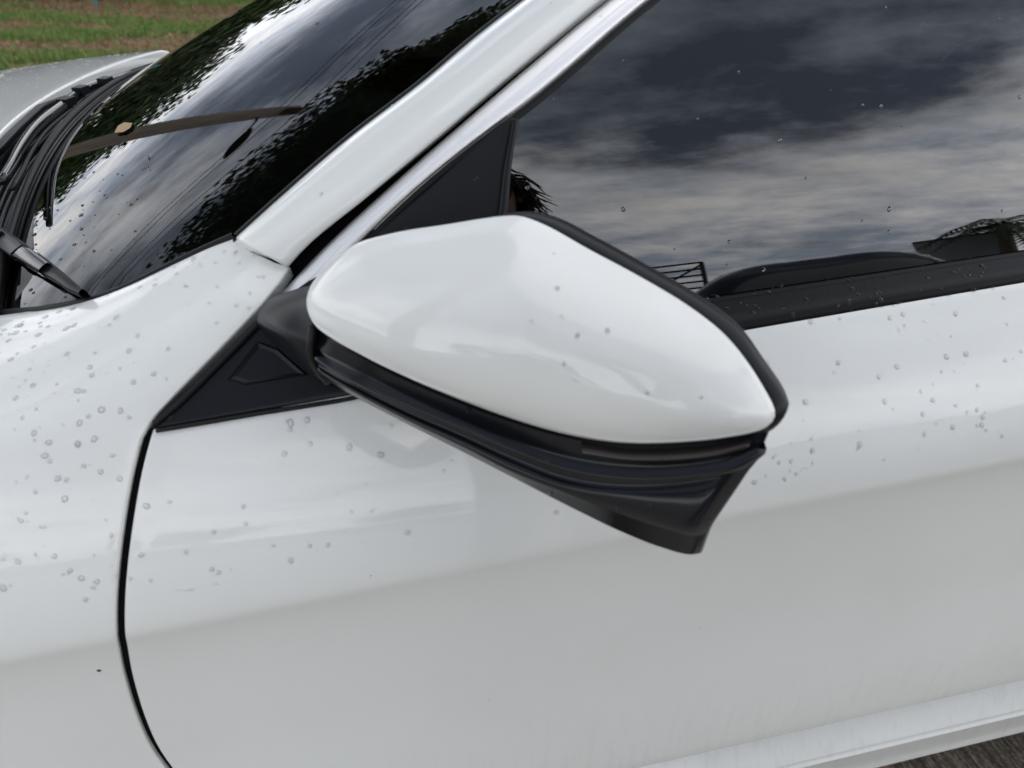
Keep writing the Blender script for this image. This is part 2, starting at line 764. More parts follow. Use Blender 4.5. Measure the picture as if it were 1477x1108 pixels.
#print('fender bound', np.round(fs, 2), np.round(fx, 3), [np.round(p, 3).tolist() for p in fb[:4]])
srows = np.unique(np.concatenate([np.linspace(0, 1, 30), fs]))
XF = -1.42
xs_f = lambda xr, n_: XF + (xr - XF) * (1 - (1 - np.linspace(0, 1, n_)) ** 1.0)
NFX = 110
P = []
for s in srows:
    xr = float(np.interp(s, fs, fx))
    w = np.linspace(0, 1, NFX) ** .6
    P.append([fender_pt(XF + (xr - XF) * k, s) for k in w])
P = P[::-1]
# flank below the belt, cut by the wheel arch
WX, WZ, WR = -.63, .315, .36


def arch(x):
    d = WR ** 2 - (x - WX) ** 2
    return WZ + math.sqrt(d) if d > 0 else .30


Pl = []
w = np.linspace(0, 1, NFX) ** .6
for i in range(60):
    row = []
    for k in w:
        x = -.2
        for _ in range(3):
            zb = fender_pt(min(x, 0), 1)[2]
            z = vrows(x, max(arch(x), .36 - .02 * k), zb)[i]
            xe = gapx(z) - G2 - .0028
            x = XF + (xe - XF) * k
        row.append((x, side_soft(x, z), z))
    Pl.append(row)
P = np.concatenate([np.array(Pl), np.array(P)])
fender = panel('front_fender', P, M['paint'], car, (0, -1, .4), sides='rbt', r=.0028, depth=.016)
LEFT.append(fender)

# dark inner structure seen through the shut lines
d_ = []
for off in (.016,):
    for z in np.linspace(.37, .905, 26):
        d_.append([(gapx(z) + dx, side(gapx(z), z) + .0065, z) for dx in (-.012, 0, .012)])
LEFT.append(MB().grid(d_).build('door_jamb', M['dark'], car))
d_ = [[(XR + dx, side(XR, z) + .014, z) for dx in (-.05, .06)] for z in np.linspace(.37, zbelt(XR) - .005, 20)]
LEFT.append(MB().grid(d_).build('door_jamb', M['dark'], car))

# --- sill and side skirt (rocker)
xs = np.linspace(-.22, 1.66, 60)
prof = [(-.893, .372), (-.894, .352), (-.892, .348), (-.8945, .345), (-.902, .330), (-.905, .3275), (-.922, .2885), (-.9235, .2865), (-.9215, .2845), (-.926, .2825), (-.9275, .2800), (-.9265, .2765), (-.925, .274),
        (-.931, .238), (-.930, .233), (-.922, .229), (-.80, .228)]
P = [[(x, y, z + .010 * x - .005) for x in xs] for y, z in prof]
skirt = panel('side_skirt', P, M['paint'], car, (0, -1, 0), sides='')
LEFT.append(skirt)

# --- windshield
XT = .80
ny, nx = 61, 50


_wx = [-.36, -.24] + [p[0] for p in we[:-1]] + [p[0] for p in wp] + [.60, .82]
_wy = [.705, .708] + [-p[1] + .006 for p in we[:-1]] + [-p[1] + .006 for p in wp] + [.575, .54]


def ws_edge_y(x):
    return float(np.interp(x, _wx, _wy))


def ws_base_x(y):
    return -.225 + .16 * abs(y) ** 2.6


P = []
for j in range(ny):
    v = -1 + 2 * j / (ny - 1)
    row = []
    for i in range(nx):
        x = .3
        for _ in range(4):
            yy = v * ws_edge_y(x)
            x0 = ws_base_x(yy)
            x = x0 + (XT + .10 * (1 - yy * yy / .3) * 0 + .06 * (abs(yy) / .55) ** 2 - x0) * i / (nx - 1)
        row.append((x, yy, zws(x, yy)))
    P.append(row)
WS = panel('windshield', P, M['wsglass'], car, (-.5, 0, 1), sides='')
WSP = np.array(P)

# black frit/moulding along the lower and side edges of the glass
#print('ws edge', [np.round(p, 3).tolist() for p in we], [np.round(p, 3).tolist() for p in wp])


def strip_on(curve, half, lift, up, nseg=60, half2=None):
    """a raised moulding that follows a curve: narrow convex band"""
    C = resample(curve, nseg)
    T = np.gradient(C, axis=0)
    T /= np.linalg.norm(T, axis=1, keepdims=True)
    Nn = np.asarray(up, float) - (T * np.asarray(up)).sum(1, keepdims=True) * T
    Nn /= np.linalg.norm(Nn, axis=1, keepdims=True)
    B = np.cross(T, Nn)
    rows = []
    for a, h in ((-1, -.6), (-.95, .2), (-.6, .8), (0, 1), (.6, .8), (.95, .2), (1, -.6)):
        hw_ = np.linspace(half, half2 or half, nseg)[:, None]
        rows.append(C + B * hw_ * a + Nn * lift * h)
    return np.array(rows)


wsn = np.array([-.35, -.30, .88])
lowc = [(-.36, -.715, .905), (-.24, -.712, .925)] + [p + np.array([0, .004, .001]) for p in we]
LEFT.append(panel('windshield_moulding', strip_on(lowc, .0066, .0035, wsn, 60, .0040), M['rubber'], car, wsn, sides=''))

# --- A-pillar panel
top_ws = [(.47, -.592, 1.262), (.62, -.562, 1.335), (.80, -.530, 1.40)]
ga_px = [(414, 381), (425, 368), (526, 281), (638, 186), (729, 108), (862, -3)]
ga = [hit(u, v, f_glass, .3, 2.5) for u, v in ga_px]
ga_top = [(.50, yg(0, 1.259), 1.259), (.62, yg(0, 1.318), 1.318), (.77, yg(0, 1.368), 1.368), (.92, yg(0, 1.392), 1.392)]
A_in = np.array([p + np.array([.004, -.004, .004]) for p in wp] + [np.array(p) for p in top_ws])
A_out = np.array(ga + [np.array(p) for p in ga_top])
nA = 70
Ai, Ao = resample(A_in, nA), resample(A_out, nA)
# cut the lower end parallel to the split line
on = np.array([-.25, -.70, .62])
rows = []
for k in np.linspace(0, 1, 15):
    bul = .012 * (1 - (2 * k - 1) ** 2) ** .8
    rows.append(Ai * (1 - k) + Ao * k + on * bul)
pil = panel('front_pillar', rows, M['paint'], car, on, sides='lbt', r=.003, depth=.014)
LEFT.append(pil)
LEFT.append(panel('windshield_moulding', strip_on(np.array([p + np.array([-.001, .004, -.002]) for p in A_in]), .0045, .003, wsn, 70), M['rubber'], car, wsn, sides=''))

# split between fender and pillar, and the deep gap beside the pillar: dark inner sheet
inner = []
for k in (0, 1):
    inner.append([p + np.array([.01, .014, -.016]) for p in (Ao if k == 0 else Ai)])
inner = [[p + np.array([0, .012, -.012]) for p in Ai], [p + np.array([0, .018, -.012]) for p in Ao],
         [p + np.array([.022, .010, -.028]) for p in Ao]]
LEFT.append(MB().grid(inner).build('pillar_inner', M['dark'], car))
fbi = [fender_pt(float(np.interp(s, fs, fx)), s) for s in np.linspace(0, 1, 30)]
inner = [[p + np.array([dx, .016, -.012 + dz]) for p in fbi] for dx, dz in ((-.03, 0), (.0, 0), (.04, -.004))]
LEFT.append(MB().grid(inner).build('pillar_inner', M['dark'], car))

# --- bright trim strip over the window
ct_px = [(404, 425), (425, 402), (452, 373), (564, 268), (676, 170), (767, 92), (883, -4)]
cb_px = [(428, 436), (455, 420), (505, 366), (617, 259), (694, 198), (750, 157), (936, 0)]
ct = np.array([hit(u, v, f_glass, .3, 2.5) for u, v in ct_px] + [(.52, yg(0, 1.260), 1.260), (.64, yg(0, 1.319), 1.319), (.80, yg(0, 1.371), 1.371), (1.05, yg(0, 1.392), 1.392), (1.3, yg(0, 1.395), 1.395), (1.9, yg(0, 1.375), 1.375)])
cbm = np.array([hit(u, v, f_glass, .3, 2.5) for u, v in cb_px] + [(.55, yg(0, 1.256), 1.256), (.67, yg(0, 1.307), 1.307), (.83, yg(0, 1.349), 1.349), (1.06, yg(0, 1.369), 1.369), (1.3, yg(0, 1.372), 1.372), (1.9, yg(0, 1.352), 1.352)])
nC = 110
T_, B_ = resample(ct, nC), resample(cbm, nC)
gn = np.array([0, -.93, .36])
rows = []
for k, h in ((0, -.006), (0, .001), (.05, .0035), (.15, .0055), (.30, .0078), (.42, .0092), (.47, .0096), (.50, .0093), (.54, .0097), (.70, .0100), (.85, .0099), (.93, .0092), (.98, .006), (1, .001), (1, -.006)):
    rows.append(T_ * (1 - k) + B_ * k + gn * (h - .008))
trim = panel('window_trim', rows, M['chrome'], car, gn, sides='')
LEFT.append(trim)
# rubber seal between trim and glass
sv = (B_ - T_)
sv /= np.linalg.norm(sv, axis=1, keepdims=True)
rows = [B_ + sv * a + gn * (h - .006) for a, h in ((-.002, .001), (.002, .003), (.006, .003), (.0085, .001), (.0095, -.008))]
LEFT.append(panel('window_seal', rows, M['rubber'], car, gn, sides=''))

# --- side glass
zt = lambda x: float(np.interp(x, B_[:, 0], B_[:, 2]))
P = []
for k in np.linspace(0, 1, 26):
    row = []
    for x in np.linspace(.19, 1.13, 60):
        z0, z1 = zbelt(x) - .02, zt(x) + .004
        z = z0 + (max(z1, z0 + .002) - z0) * k
        row.append((x, yg(x, z) + .004, z))
    P.append(row)
win = panel('side_window', P, M['sideglass'], car, gn, sides='')
LEFT.append(win)
P = []
for k in np.linspace(0, 1, 12):
    P.append([(x, yg(x, (zbelt(x) - .02) * (1 - k) + zt(min(x, 1.88)) * k - .0) + .004, (zbelt(x) - .02) * (1 - k) + (zt(min(x, 1.88)) - .18 * max(0, x - 1.75)) * k) for x in np.linspace(1.20, 1.98, 24)])
LEFT.append(panel('rear_side_window', P, M['sideglass'], car, gn, sides=''))
P = [[(x, yg(x, z) - .001, z) for x in (1.115, 1.215)] for z in np.linspace(zbelt(1.16) - .01, zt(1.16), 12)]
LEFT.append(panel('centre_pillar', P, M['gloss'], car, gn, sides=''))

# --- belt seal (black moulding along the lower edge of the windows)
xs = np.linspace(.30, 2.0, 90)
rows = []
for k, (o_, h) in enumerate(((0.000, -.016), (-.003, -.003), (-.0005, .0035), (.004, .0065), (.011, .0105), (.020, .0165), (.0265, .0205), (.029, .0225), (.0305, .0215), (.0325, .0245), (.0345, .0265), (.0365, .0255), (.0365, .010))):
    row = []
    for x in xs:
        y0, z0 = side(x, zbelt(x)), zbelt(x)
        h2_ = h if h < .006 else .006 + (h - .006) * .22
        yi = yg(x, z0 + .010)
        row.append((x, y0 + (yi + .001 - y0) * (o_ / .0365), z0 + h2_))
    rows.append(row)
LEFT.append(panel('belt_seal', rows, M['seal'], car, gn, sides=''))

# --- black sail panel that carries the mirror
def ysail(x, z):
    zb = zbelt(x)
    y0 = side(x, zb) - .001
    z1 = 1.02
    k = np.clip((z - zb) / (z1 - zb), 0, 1)
    g = yg(x, z) - .004
    return (y0 + (yg(x, z1) - .004 - y0) * k) if z < z1 else g


def f_sail(p):
    return ysail(p[0], p[2]) - p[1]


sl_px = [(228, 614), (258, 589), (313, 535), (368, 479), (412, 434), (446, 408), (504, 380), (560, 327), (640, 258), (700, 204), (738, 172)]
sr_px = [(226, 619), (300, 607), (370, 595), (440, 584), (500, 574), (560, 560), (640, 535), (700, 500), (716, 400), (724, 300), (746, 176)]
sl3 = np.array([hit(u, v, f_sail, .3, 2.0) for u, v in sl_px])
sr3 = np.array([hit(u, v, f_sail, .3, 2.0) for u, v in sr_px])
a_, b__ = resample(sl3, 60), resample(sr3, 60)
P = []
for k in np.linspace(0, 1, 24):
    row = []
    for p, q in zip(a_, b__):
        x, z = p[0] * (1 - k) + q[0] * k, p[2] * (1 - k) + q[2] * k
        row.append((x, ysail(x, z), z))
    P.append(row)
sail = panel('mirror_sail', P, M['plastic'], car, gn, sides='lrbt', r=.002, depth=.012)
LEFT.append(sail)
# rear guide bar of the sail panel
bar_px = ([(719, 300), (726, 240), (738, 176)], [(732, 300), (737, 240), (747, 172)])
bl, br = [np.array([hit(u, v, f_sail, .3, 2.0) for u, v in q]) for q in bar_px]
bl, br = resample(bl, 14), resample(br, 14)
dv = (bl[0] - bl[-1])
bl = np.concatenate([[bl[0] + dv * .9], bl])
br = np.concatenate([[br[0] + dv * .9], br])
rows = [bl + gn * -.004, bl + gn * .003, bl * .7 + br * .3 + gn * .005, bl * .3 + br * .7 + gn * .005, br + gn * .003, br + gn * -.006]
b_ = panel('guide_bar', rows, M['plastic'], sail, gn, sides='')
MB().tube(resample(sr3[:6] + np.array([0, -.002, .000]), 30), .0022, 6).build('sail_gasket', M['rubber'], sail)
MB().tube(resample(sl3[:5] + np.array([-.002, -.001, .003]), 30), .0030, 6).build('sail_gasket', M['rubber'], sail)
# recessed triangle with its raised edges
tri_px = [(328, 548), (372, 492), (402, 503), (445, 541), (352, 556)]
tri = np.array([hit(u, v, f_sail, .3, 2.0) for u, v in tri_px])
sn = np.array([0, -.80, .60])
c0 = tri.mean(0)
mb = MB()
ring = [tri + sn * .0002, c0 + (tri - c0) * .90 + sn * .0020, c0 + (tri - c0) * .74 + sn * .0008]
n5 = len(tri)
vs = np.concatenate(ring)
fs_ = []
for r_ in range(2):
    for k in range(n5):
        k2 = (k + 1) % n5
        fs_.append((r_ * n5 + k, r_ * n5 + k2, (r_ + 1) * n5 + k2, (r_ + 1) * n5 + k))
fs_.append(tuple(2 * n5 + k for k in range(n5)))
mb.add(vs, fs_).build('sail_boss', M['plastic'], sail, False)

# ------------------------------------------------------------------ folded side mirror
e3 = np.array([-.45, -.86, .22])
e3 /= np.linalg.norm(e3)
M0 = np.array([.30, -.93, 1.03])
e1 = np.array([.286, -.157, .019])
e1 -= (e1 @ e3) * e3
e1 /= np.linalg.norm(e1)
e2 = np.cross(e3, e1)


def mp_(u, v, h):
    return on_plane(u, v, M0 + e3 * h, e3)


cap_px = [(440, 440, .030), (446, 414, .026), (468, 388, .020), (510, 353, .012), (560, 338, .008), (650, 323, .003), (715, 313, .000), (750, 311, .000), (776, 320, .002),
          (850, 360, .008), (930, 403, .014), (1000, 446, .020), (1045, 482, .024), (1085, 532, .030), (1112, 578, .034), (1121, 596, .036), (1116, 610, .039), (1100, 620, .042),
          (1060, 629, .047), (980, 638, .053), (900, 639, .057), (820, 627, .058), (740, 604, .058), (660, 575, .057), (580, 541, .054), (520, 511, .050), (475, 485, .044), (449, 463, .036)]
CP = np.array([mp_(*q) for q in cap_px])
CPc = np.concatenate([CP, CP[:1]])
NCAP = 160
OUT = resample(CPc, NCAP + 1)[:-1]
for _ in range(2):
    OUT = (np.roll(OUT, 1, 0) + 2 * OUT + np.roll(OUT, -1, 0)) / 4
loc = np.stack([(OUT - M0) @ e1, (OUT - M0) @ e2, (OUT - M0) @ e3], 1)
cen = np.array([loc[:, 0].mean() + .012, loc[:, 1].mean() - .008, .086])
vs, fs_ = [], []
NR = 40
KS = 1 - (1 - np.arange(1, NR + 1) / NR) ** 1.5
Q = cen[None, None, :2] + (loc[None, :, :2] - cen[None, None, :2]) * KS[:, None, None]
dist = np.empty((NR, NCAP))
for r_ in range(NR):
    dist[r_] = np.sqrt(((Q[r_][:, None, :] - loc[None, :, :2]) ** 2).sum(2)).min(1)
hm = loc[:, 2].mean() + .004
Hh = hm + (loc[None, :, 2] - hm) * KS[:, None] ** 2 + .014 * (1 - KS[:, None] ** 2)
bul = 1 - (1 - np.minimum(1, dist / .040)) ** 2.3
for _ in range(60):
    b2 = bul.copy()
    b2[1:-1] = (bul[:-2] + 2 * bul[1:-1] + bul[2:]) / 4
    b2[:-1] = (np.roll(b2[:-1], 1, 1) + 2 * b2[:-1] + np.roll(b2[:-1], -1, 1)) / 4
    b2[0] = b2[0].mean()
    w_ = np.clip((dist - .004) / .02, 0, 1)
    bul = bul * (1 - w_) + b2 * w_
Hh = Hh + .020 * bul
for r_ in range(NR):
    vs.append(M0 + Q[r_][:, :1] * e1 + Q[r_][:, 1:2] * e2 + Hh[r_][:, None] * e3)
cen[2] = Hh[0].mean()
inw = (cen - loc)
inw[:, 2] = 0
inw /= np.linalg.norm(inw, axis=1, keepdims=True)
inw3 = inw[:, :1] * e1 + inw[:, 1:2] * e2
for a, d in ((.0006, .0030), (.0022, .0050), (.006, .0060), (.012, .0060)):
    vs.append(OUT + inw3 * a - e3 * d)
nrg = len(vs)
V = np.concatenate([[M0 + cen[0] * e1 + cen[1] * e2 + cen[2] * e3]] + vs)
for k in range(NCAP):
    k2 = (k + 1) % NCAP
    fs_.append((0, 1 + k2, 1 + k))
    for r_ in range(nrg - 1):
        fs_.append((1 + r_ * NCAP + k, 1 + r_ * NCAP + k2, 1 + (r_ + 1) * NCAP + k2, 1 + (r_ + 1) * NCAP + k))
# housing shell: rim round the glass, glass on the window side
rim_px = {6: (716, 312), 7: (756, 307), 8: (790, 313), 9: (858, 346), 10: (938, 390), 11: (1010, 432), 12: (1066, 474), 13: (1106, 528), 14: (1134, 570), 15: (1139, 582), 16: (1134, 598), 17: (1114, 620)}
RP = []
for i, q in enumerate(cap_px):
    if i in rim_px:
        RP.append(mp_(*rim_px[i], q[2] - .016))
    else:
        c_ = M0 + cen[0] * e1 + cen[1] * e2
        p = CP[i]
        d2 = ((c_ - p) @ e1) * e1 + ((c_ - p) @ e2) * e2
        RP.append(p + d2 * .03 - e3 * .012)
RP = np.array(RP)
RO = resample(np.concatenate([RP, RP[:1]]), NCAP + 1)[:-1]
ctr = RO.mean(0)
rows = [OUT + inw3 * .010 - e3 * .0055, OUT + inw3 * .0005 - e3 * .0062]
rows += [RO + e3 * .0045 + (ctr - RO) * .018, RO + e3 * .002 + (ctr - RO) * .005, RO - e3 * .002, RO - e3 * .012, RO - e3 * .020 + (ctr - RO) * .02, RO - e3 * .022 + (ctr - RO) * .10]
rows = [np.concatenate([r_, r_[:1]]) for r_ in rows]
mirror = panel('side_mirror', rows, M['plastic'], car, e3, sides='')
mg = RO - e3 * .018 + (ctr - RO) * .06
obj('mirror_glass', np.concatenate([[mg.mean(0)], mg]), [(0, 1 + k, 1 + (k + 1) % NCAP) for k in range(NCAP)], M['mirrorglass'], mirror)
cap = obj('mirror_cap', V, [f[::-1] for f in fs_], M['paint'], mirror)

# lower half of the housing: signal strip, two ledges, camera pod
low = [
    ('gap', [(449, 462), (475, 484), (520, 510), (580, 540), (660, 574), (740, 603), (820, 626), (900, 638), (980, 637), (1060, 628), (1108, 617)], -.007),
    ('rec', [(450, 474), (476, 495), (520, 519), (580, 548), (660, 582), (740, 611), (820, 635), (900, 648), (980, 647), (1060, 638), (1107, 624)], -.012),
    ('band', [(452, 498), (480, 514), (520, 535), (580, 565), (660, 600), (740, 632), (820, 656), (900, 668), (980, 668), (1060, 655), (1101, 638)], -.007),
    ('groove', [(452, 506), (480, 521), (520, 542), (580, 572), (660, 607), (740, 639), (820, 663), (900, 675), (980, 675), (1060, 662), (1098, 644)], -.012),
    ('ledge1', [(454, 516), (478, 531), (520, 551), (580, 579), (665, 614), (740, 646), (820, 675), (915, 688), (1000, 684), (1070, 669), (1103, 650)], .002),
    ('ledge1b', [(455, 521), (480, 537), (520, 557), (580, 586), (665, 622), (740, 654), (820, 682), (915, 695), (1000, 690), (1070, 674), (1101, 657)], .000),
    ('under1', [(456, 525), (482, 541), (522, 562), (580, 590), (665, 627), (740, 660), (820, 688), (915, 700), (1000, 695), (1066, 680), (1092, 664)], -.010),
    ('podtop', [(458, 530), (484, 546), (524, 567), (582, 596), (667, 633), (742, 668), (822, 698), (905, 706), (985, 701), (1045, 690), (1078, 680)], -.006),
    ('podface', [(459, 534), (486, 551), (526, 572), (584, 602), (668, 641), (743, 677), (824, 705), (890, 722), (960, 742), (1012, 756), (1026, 757)], -.003),
    ('podcrease', [(460, 537), (488, 554), (528, 576), (586, 606), (670, 646), (744, 683), (825, 711), (890, 730), (958, 750), (1006, 764), (1022, 765)], -.006),
    ('bottom', [(463, 543), (492, 561), (532, 583), (590, 613), (674, 655), (748, 693), (828, 734), (894, 766), (952, 789), (996, 800), (1010, 798)], -.014),
]
hb = [.036, .044, .050, .054, .057, .058, .058, .057, .053, .047, .040]
rows = []
for nm, px, dh in low:
    rows.append(np.array([mp_(u, v, h + dh) for (u, v), h in zip(px, hb)]))
nL = 90
rows = [resample(r_, nL) for r_ in rows]
up3 = np.array([0, 0, 1.0])
back = rows[0] - e3 * .050
bot = rows[-1]
for k in (.06, .2, .5, .8, 1.0):
    rows.append(bot * (1 - k) + back * k - e3 * .012 * math.sin(math.pi * k))
P = np.array(rows)
# right-hand end turns back round the housing and closes on the rim
tgt_ = back[-1] - e1 * .004
endc = [P[:, -1] + e1 * .0015 - e3 * .003, P[:, -1] * .9 + tgt_ * .1 + e1 * .001 - e3 * .004, P[:, -1] * .5 + tgt_ * .5 - e3 * .004, P[:, -1] * .02 + tgt_ * .98]
P = np.concatenate([P] + [c_[:, None] for c_ in endc], 1)
st_ = [P[:, 0] - e1 * .001 - e3 * .004, P[:, 0] + e1 * .004 - e3 * .03]
P = np.concatenate([st_[1][:, None], st_[0][:, None], P], 1)
lowb = panel('mirror_lower_housing', P, M['gloss'], mirror, e3, sides='')
M['housing'] = mat('satin_black_housing', (.005, .006, .009), .20, spec=.42)
lowb.data.materials[0] = M['housing']
# indicator lens in the recess
la = [(838, 641), (900, 651), (980, 651), (1050, 643), (1085, 635)]
lb = [(842, 657), (900, 665), (980, 665), (1046, 656), (1076, 648)]
hl = [.058, .057, .053, .048, .044]
r1 = resample(np.array([mp_(u, v, h - .0085) for (u, v), h in zip(la, hl)]), 30)
r2 = resample(np.array([mp_(u, v, h - .0055) for (u, v), h in zip(lb, hl)]), 30)
lens = panel('turn_signal', [r1 - e3 * .006, r1, r1 * .5 + r2 * .5 + e3 * .0022, r2, r2 - e3 * .006], M['lens'], mirror, e3, sides='')

# fixed foot between sail panel and housing
def py(u, v, y):
    return on_plane(u, v, (0, y, 0), (0, 1, 0))


foot = [
    [(400, 425, -.800), (418, 420, -.815), (438, 414, -.835), (452, 412, -.850)],
    [(381, 440, -.818), (402, 434, -.832), (430, 428, -.852), (452, 428, -.872)],
    [(373, 452, -.826), (388, 456, -.846), (415, 462, -.866), (450, 474, -.884)],
    [(371, 462, -.828), (386, 470, -.852), (412, 481, -.873), (447, 496, -.889)],
    [(373, 470, -.826), (390, 482, -.850), (416, 497, -.872), (446, 512, -.888)],
    [(380, 480, -.820), (398, 497, -.842), (424, 518, -.864), (450, 532, -.882)],
    [(392, 490, -.815), (414, 514, -.832), (440, 534, -.852), (470, 552, -.872)],
    [(402, 497, -.800), (428, 522, -.812), (456, 542, -.830), (486, 560, -.850)],
]
rows = [resample(np.array([py(*q) for q in r_]), 16) for r_ in foot]
P = np.array(rows)
P = np.stack([resample(P[:, j], 40) for j in range(P.shape[1])], 1)
panel('mirror_foot', P, M['plastic'], mirror, (-.3, -.9, 0), sides='')
# hinge collar seen as a dark ring where the housing folds
col_px = [(452, 470, -.886), (449, 490, -.890), (449, 512, -.889), (456, 530, -.884), (472, 550, -.874)]
MB().tube(resample(np.array([py(*q) for q in col_px]), 20), .0035, 8).build('hinge_collar', M['rubber'], mirror)

# ------------------------------------------------------------------ hood, cowl, wipers
def zhood(x, y):
    d = min(0, x + .28)
    return 1.000 + .10 * (x + .28) - .10 * d * d - .024 * (abs(y) / .70) ** 4


def hood_x(y):
    return min(-.298 + .30 * abs(y) ** 1.9, -.195)


P = []
for v in np.linspace(-1, 1, 61):
    row = []
    for k in np.linspace(0, 1, 60):
        y = v * .66
        x0 = hood_x(y)
        x = x0 + (-1.40 + .22 * abs(v) ** 2.5 - x0) * k
        ft = f_top(x)
        y = v * (-ft[0] - .0085)
        w_ = max(0, (abs(v) - .80) / .20) ** 1.6
        row.append((x, y, zhood(x, y) * (1 - w_) + (ft[1] - .001) * w_))
    P.append(row)
hood = panel('hood', P, M['paint'], car, (0, 0, 1), sides='lrbt', r=.004, depth=.02)
# strip between hood edge and fender
for sgn in (1,):
    P = [[(x, f_top(x)[0] + dy, f_top(x)[1] - .012 - dz) for x in np.linspace(-1.38, -.16, 30)] for dy, dz in ((.03, 0), (-.002, .0), (-.02, .02))]
    LEFT.append(MB().grid(P).build('hood_jamb', M['dark'], car))


def glass_base(y):
    return -.212 + .13 * y * y


ys = np.linspace(-.70, .70, 71)
rows = []
for k in range(9):
    row = []
    for y in ys:
        xh, xg = hood_x(y) - .01, glass_base(y)
        zh, zg = zhood(xh, y), zws(xg, y)
        kk = (0, 0, .12, .35, .55, .72, .90, .97, 1.0)[k]
        z = (zh - .012, zh - .030, zh - .034, zh - .036, zh - .034, zg - .010, zg + .006, zg + .007, zg + .0005)[k]
        row.append((xh + (xg - xh) * kk, y, z))
    rows.append(row)
cowl = panel('cowl_panel', rows, M['plastic'], car, (0, 0, 1), sides='')
for kk in (.30, .42, .62):
    pts = []
    for y in np.linspace(-.62, .62, 50):
        xh, xg = hood_x(y) - .01, glass_base(y)
        pts.append((xh + (xg - xh) * kk, y, zhood(xh, y) - .033 + .006 * (kk > .5)))
    MB().tube(pts, .0028, 6).build('cowl_rib', M['plastic'], cowl)
pts = [(glass_base(y) - .004, y, zws(glass_base(y), y) + .006) for y in np.linspace(-.68, .68, 60)]
MB().tube(pts, .0045, 8).build('cowl_seal', M['rubber'], cowl)
# small service openings in the cowl
for (u, v) in ((66, 147), (176, 104)):
    p = on_plane(u, v, (0, 0, .972), (0, 0, 1))
    MB().box(p, (.030, .055, .006)).build('cowl_recess', M['dark'], cowl, False)


def zp(u, v, z):
    return on_plane(u, v, (0, 0, z), (0, 0, 1))


# far wiper parked across the foot of the glass
wip = MB().tube([zp(-40, 250, .985), zp(0, 213, .990), zp(28, 184, .992), zp(58, 156, .992), zp(95, 141, .990)], [.007, .007, .006, .006, .004], 8).build('wiper', M['plastic'], car)
bl = [zp(2, 262, 1.004), zp(14, 243, 1.004), zp(32, 211, 1.003), zp(54, 182, 1.002), zp(95, 149, 1.000), zp(118, 131, .998), zp(157, 116, .996), zp(194, 103, .992)]
blr = resample(np.array(bl), 40)
MB().tube(blr, [.0045 + .0035 * math.sin(math.pi * k / 39) for k in range(40)], 6).build('wiper_blade', M['gloss'], wip)
MB().tube(blr + np.array([.008, 0, -.008]), .0030, 6).build('wiper_rubber', M['rubber'], wip)
MB().tube([zp(52, 213, .992), zp(90, 176, .990), zp(132, 146, .988), zp(186, 117, .984)], .0035, 6).build('wiper_spring', M['plastic'], wip)
for (u, v) in ((96, 147), (117, 130), (152, 117)):
    MB().box(zp(u, v, 1.003), (.016, .028, .012), Matrix.Rotation(R(-12), 3, 'Z')).build('wiper_clip', M['plastic'], wip, False)


# near wiper lying on the glass
def on_ws(u, v, h):
    p = hit(u, v, f_ws, .3, 2.5)
    return p + np.array([-.35, -.30, .88]) * h


def flat_bar(px, widths, thick, h, nn=40):
    C = resample(np.array([on_ws(u, v, h) for u, v in px]), nn)
    W_ = np.interp(np.linspace(0, 1, nn), np.linspace(0, 1, len(widths)), widths)[:, None]
    T = np.gradient(C, axis=0)
    T /= np.linalg.norm(T, axis=1, keepdims=True)
    up_ = np.array([-.35, -.30, .88])
    B = np.cross(T, up_)
    B /= np.linalg.norm(B, axis=1, keepdims=True)
    rows = []
    for a, b_ in ((-1, -1), (-1, .5), (-.82, 1), (0, 1.12), (.82, 1), (1, .5), (1, -1)):
        rows.append(C + B * W_ * .5 * a + up_ * thick * .5 * b_)
    P = np.array(rows)
    return np.concatenate([P, P[:1]])


bar = flat_bar([(-60, 303), (-10, 340), (20, 361), (44, 378)], [.020, .020, .018, .015], .008, .014)
M['wipergrey'] = mat('grey_wiper_plastic', (.045, .047, .050), .42)
nw = MB().grid(bar).build('wiper', M['wipergrey'], car)
MB().grid(flat_bar([(38, 374), (52, 381), (66, 391), (82, 402)], [.017, .016, .014, .012], .010, .012)).build('wiper_joint', M['gloss'], nw)
MB().grid(flat_bar([(78, 400), (100, 414), (118, 427), (132, 434)], [.010, .009, .008, .006], .007, .010)).build('wiper_blade', M['plastic'], nw)
MB().grid(flat_bar([(-50, 293), (0, 333), (25, 349), (55, 370), (85, 392), (110, 413), (131, 431)], [.004, .004, .004, .003], .012, .007)).build('wiper_rubber', M['rubber'], nw)
for (u, v) in ((-9, 337), (1, 344), (10.5, 351), (21, 359)):
    p = on_ws(u, v, .0195)
    up_ = Vector((-.35, -.30, .88)).normalized()
    T = Vector(on_ws(44, 378, .0195) - on_ws(-10, 340, .0195)).normalized()
    B = up_.cross(T).normalized()
    rot = Matrix((T, B, T.cross(B))).transposed()
    MB().box(p, (.0058, .0095, .003), rot).build('wiper_slot', M['dark'], nw, False)
p = on_ws(67, 378, .013)
MB().box(p, (.010, .003, .003), rot).build('wiper_clip', M['chrome'], nw, False)

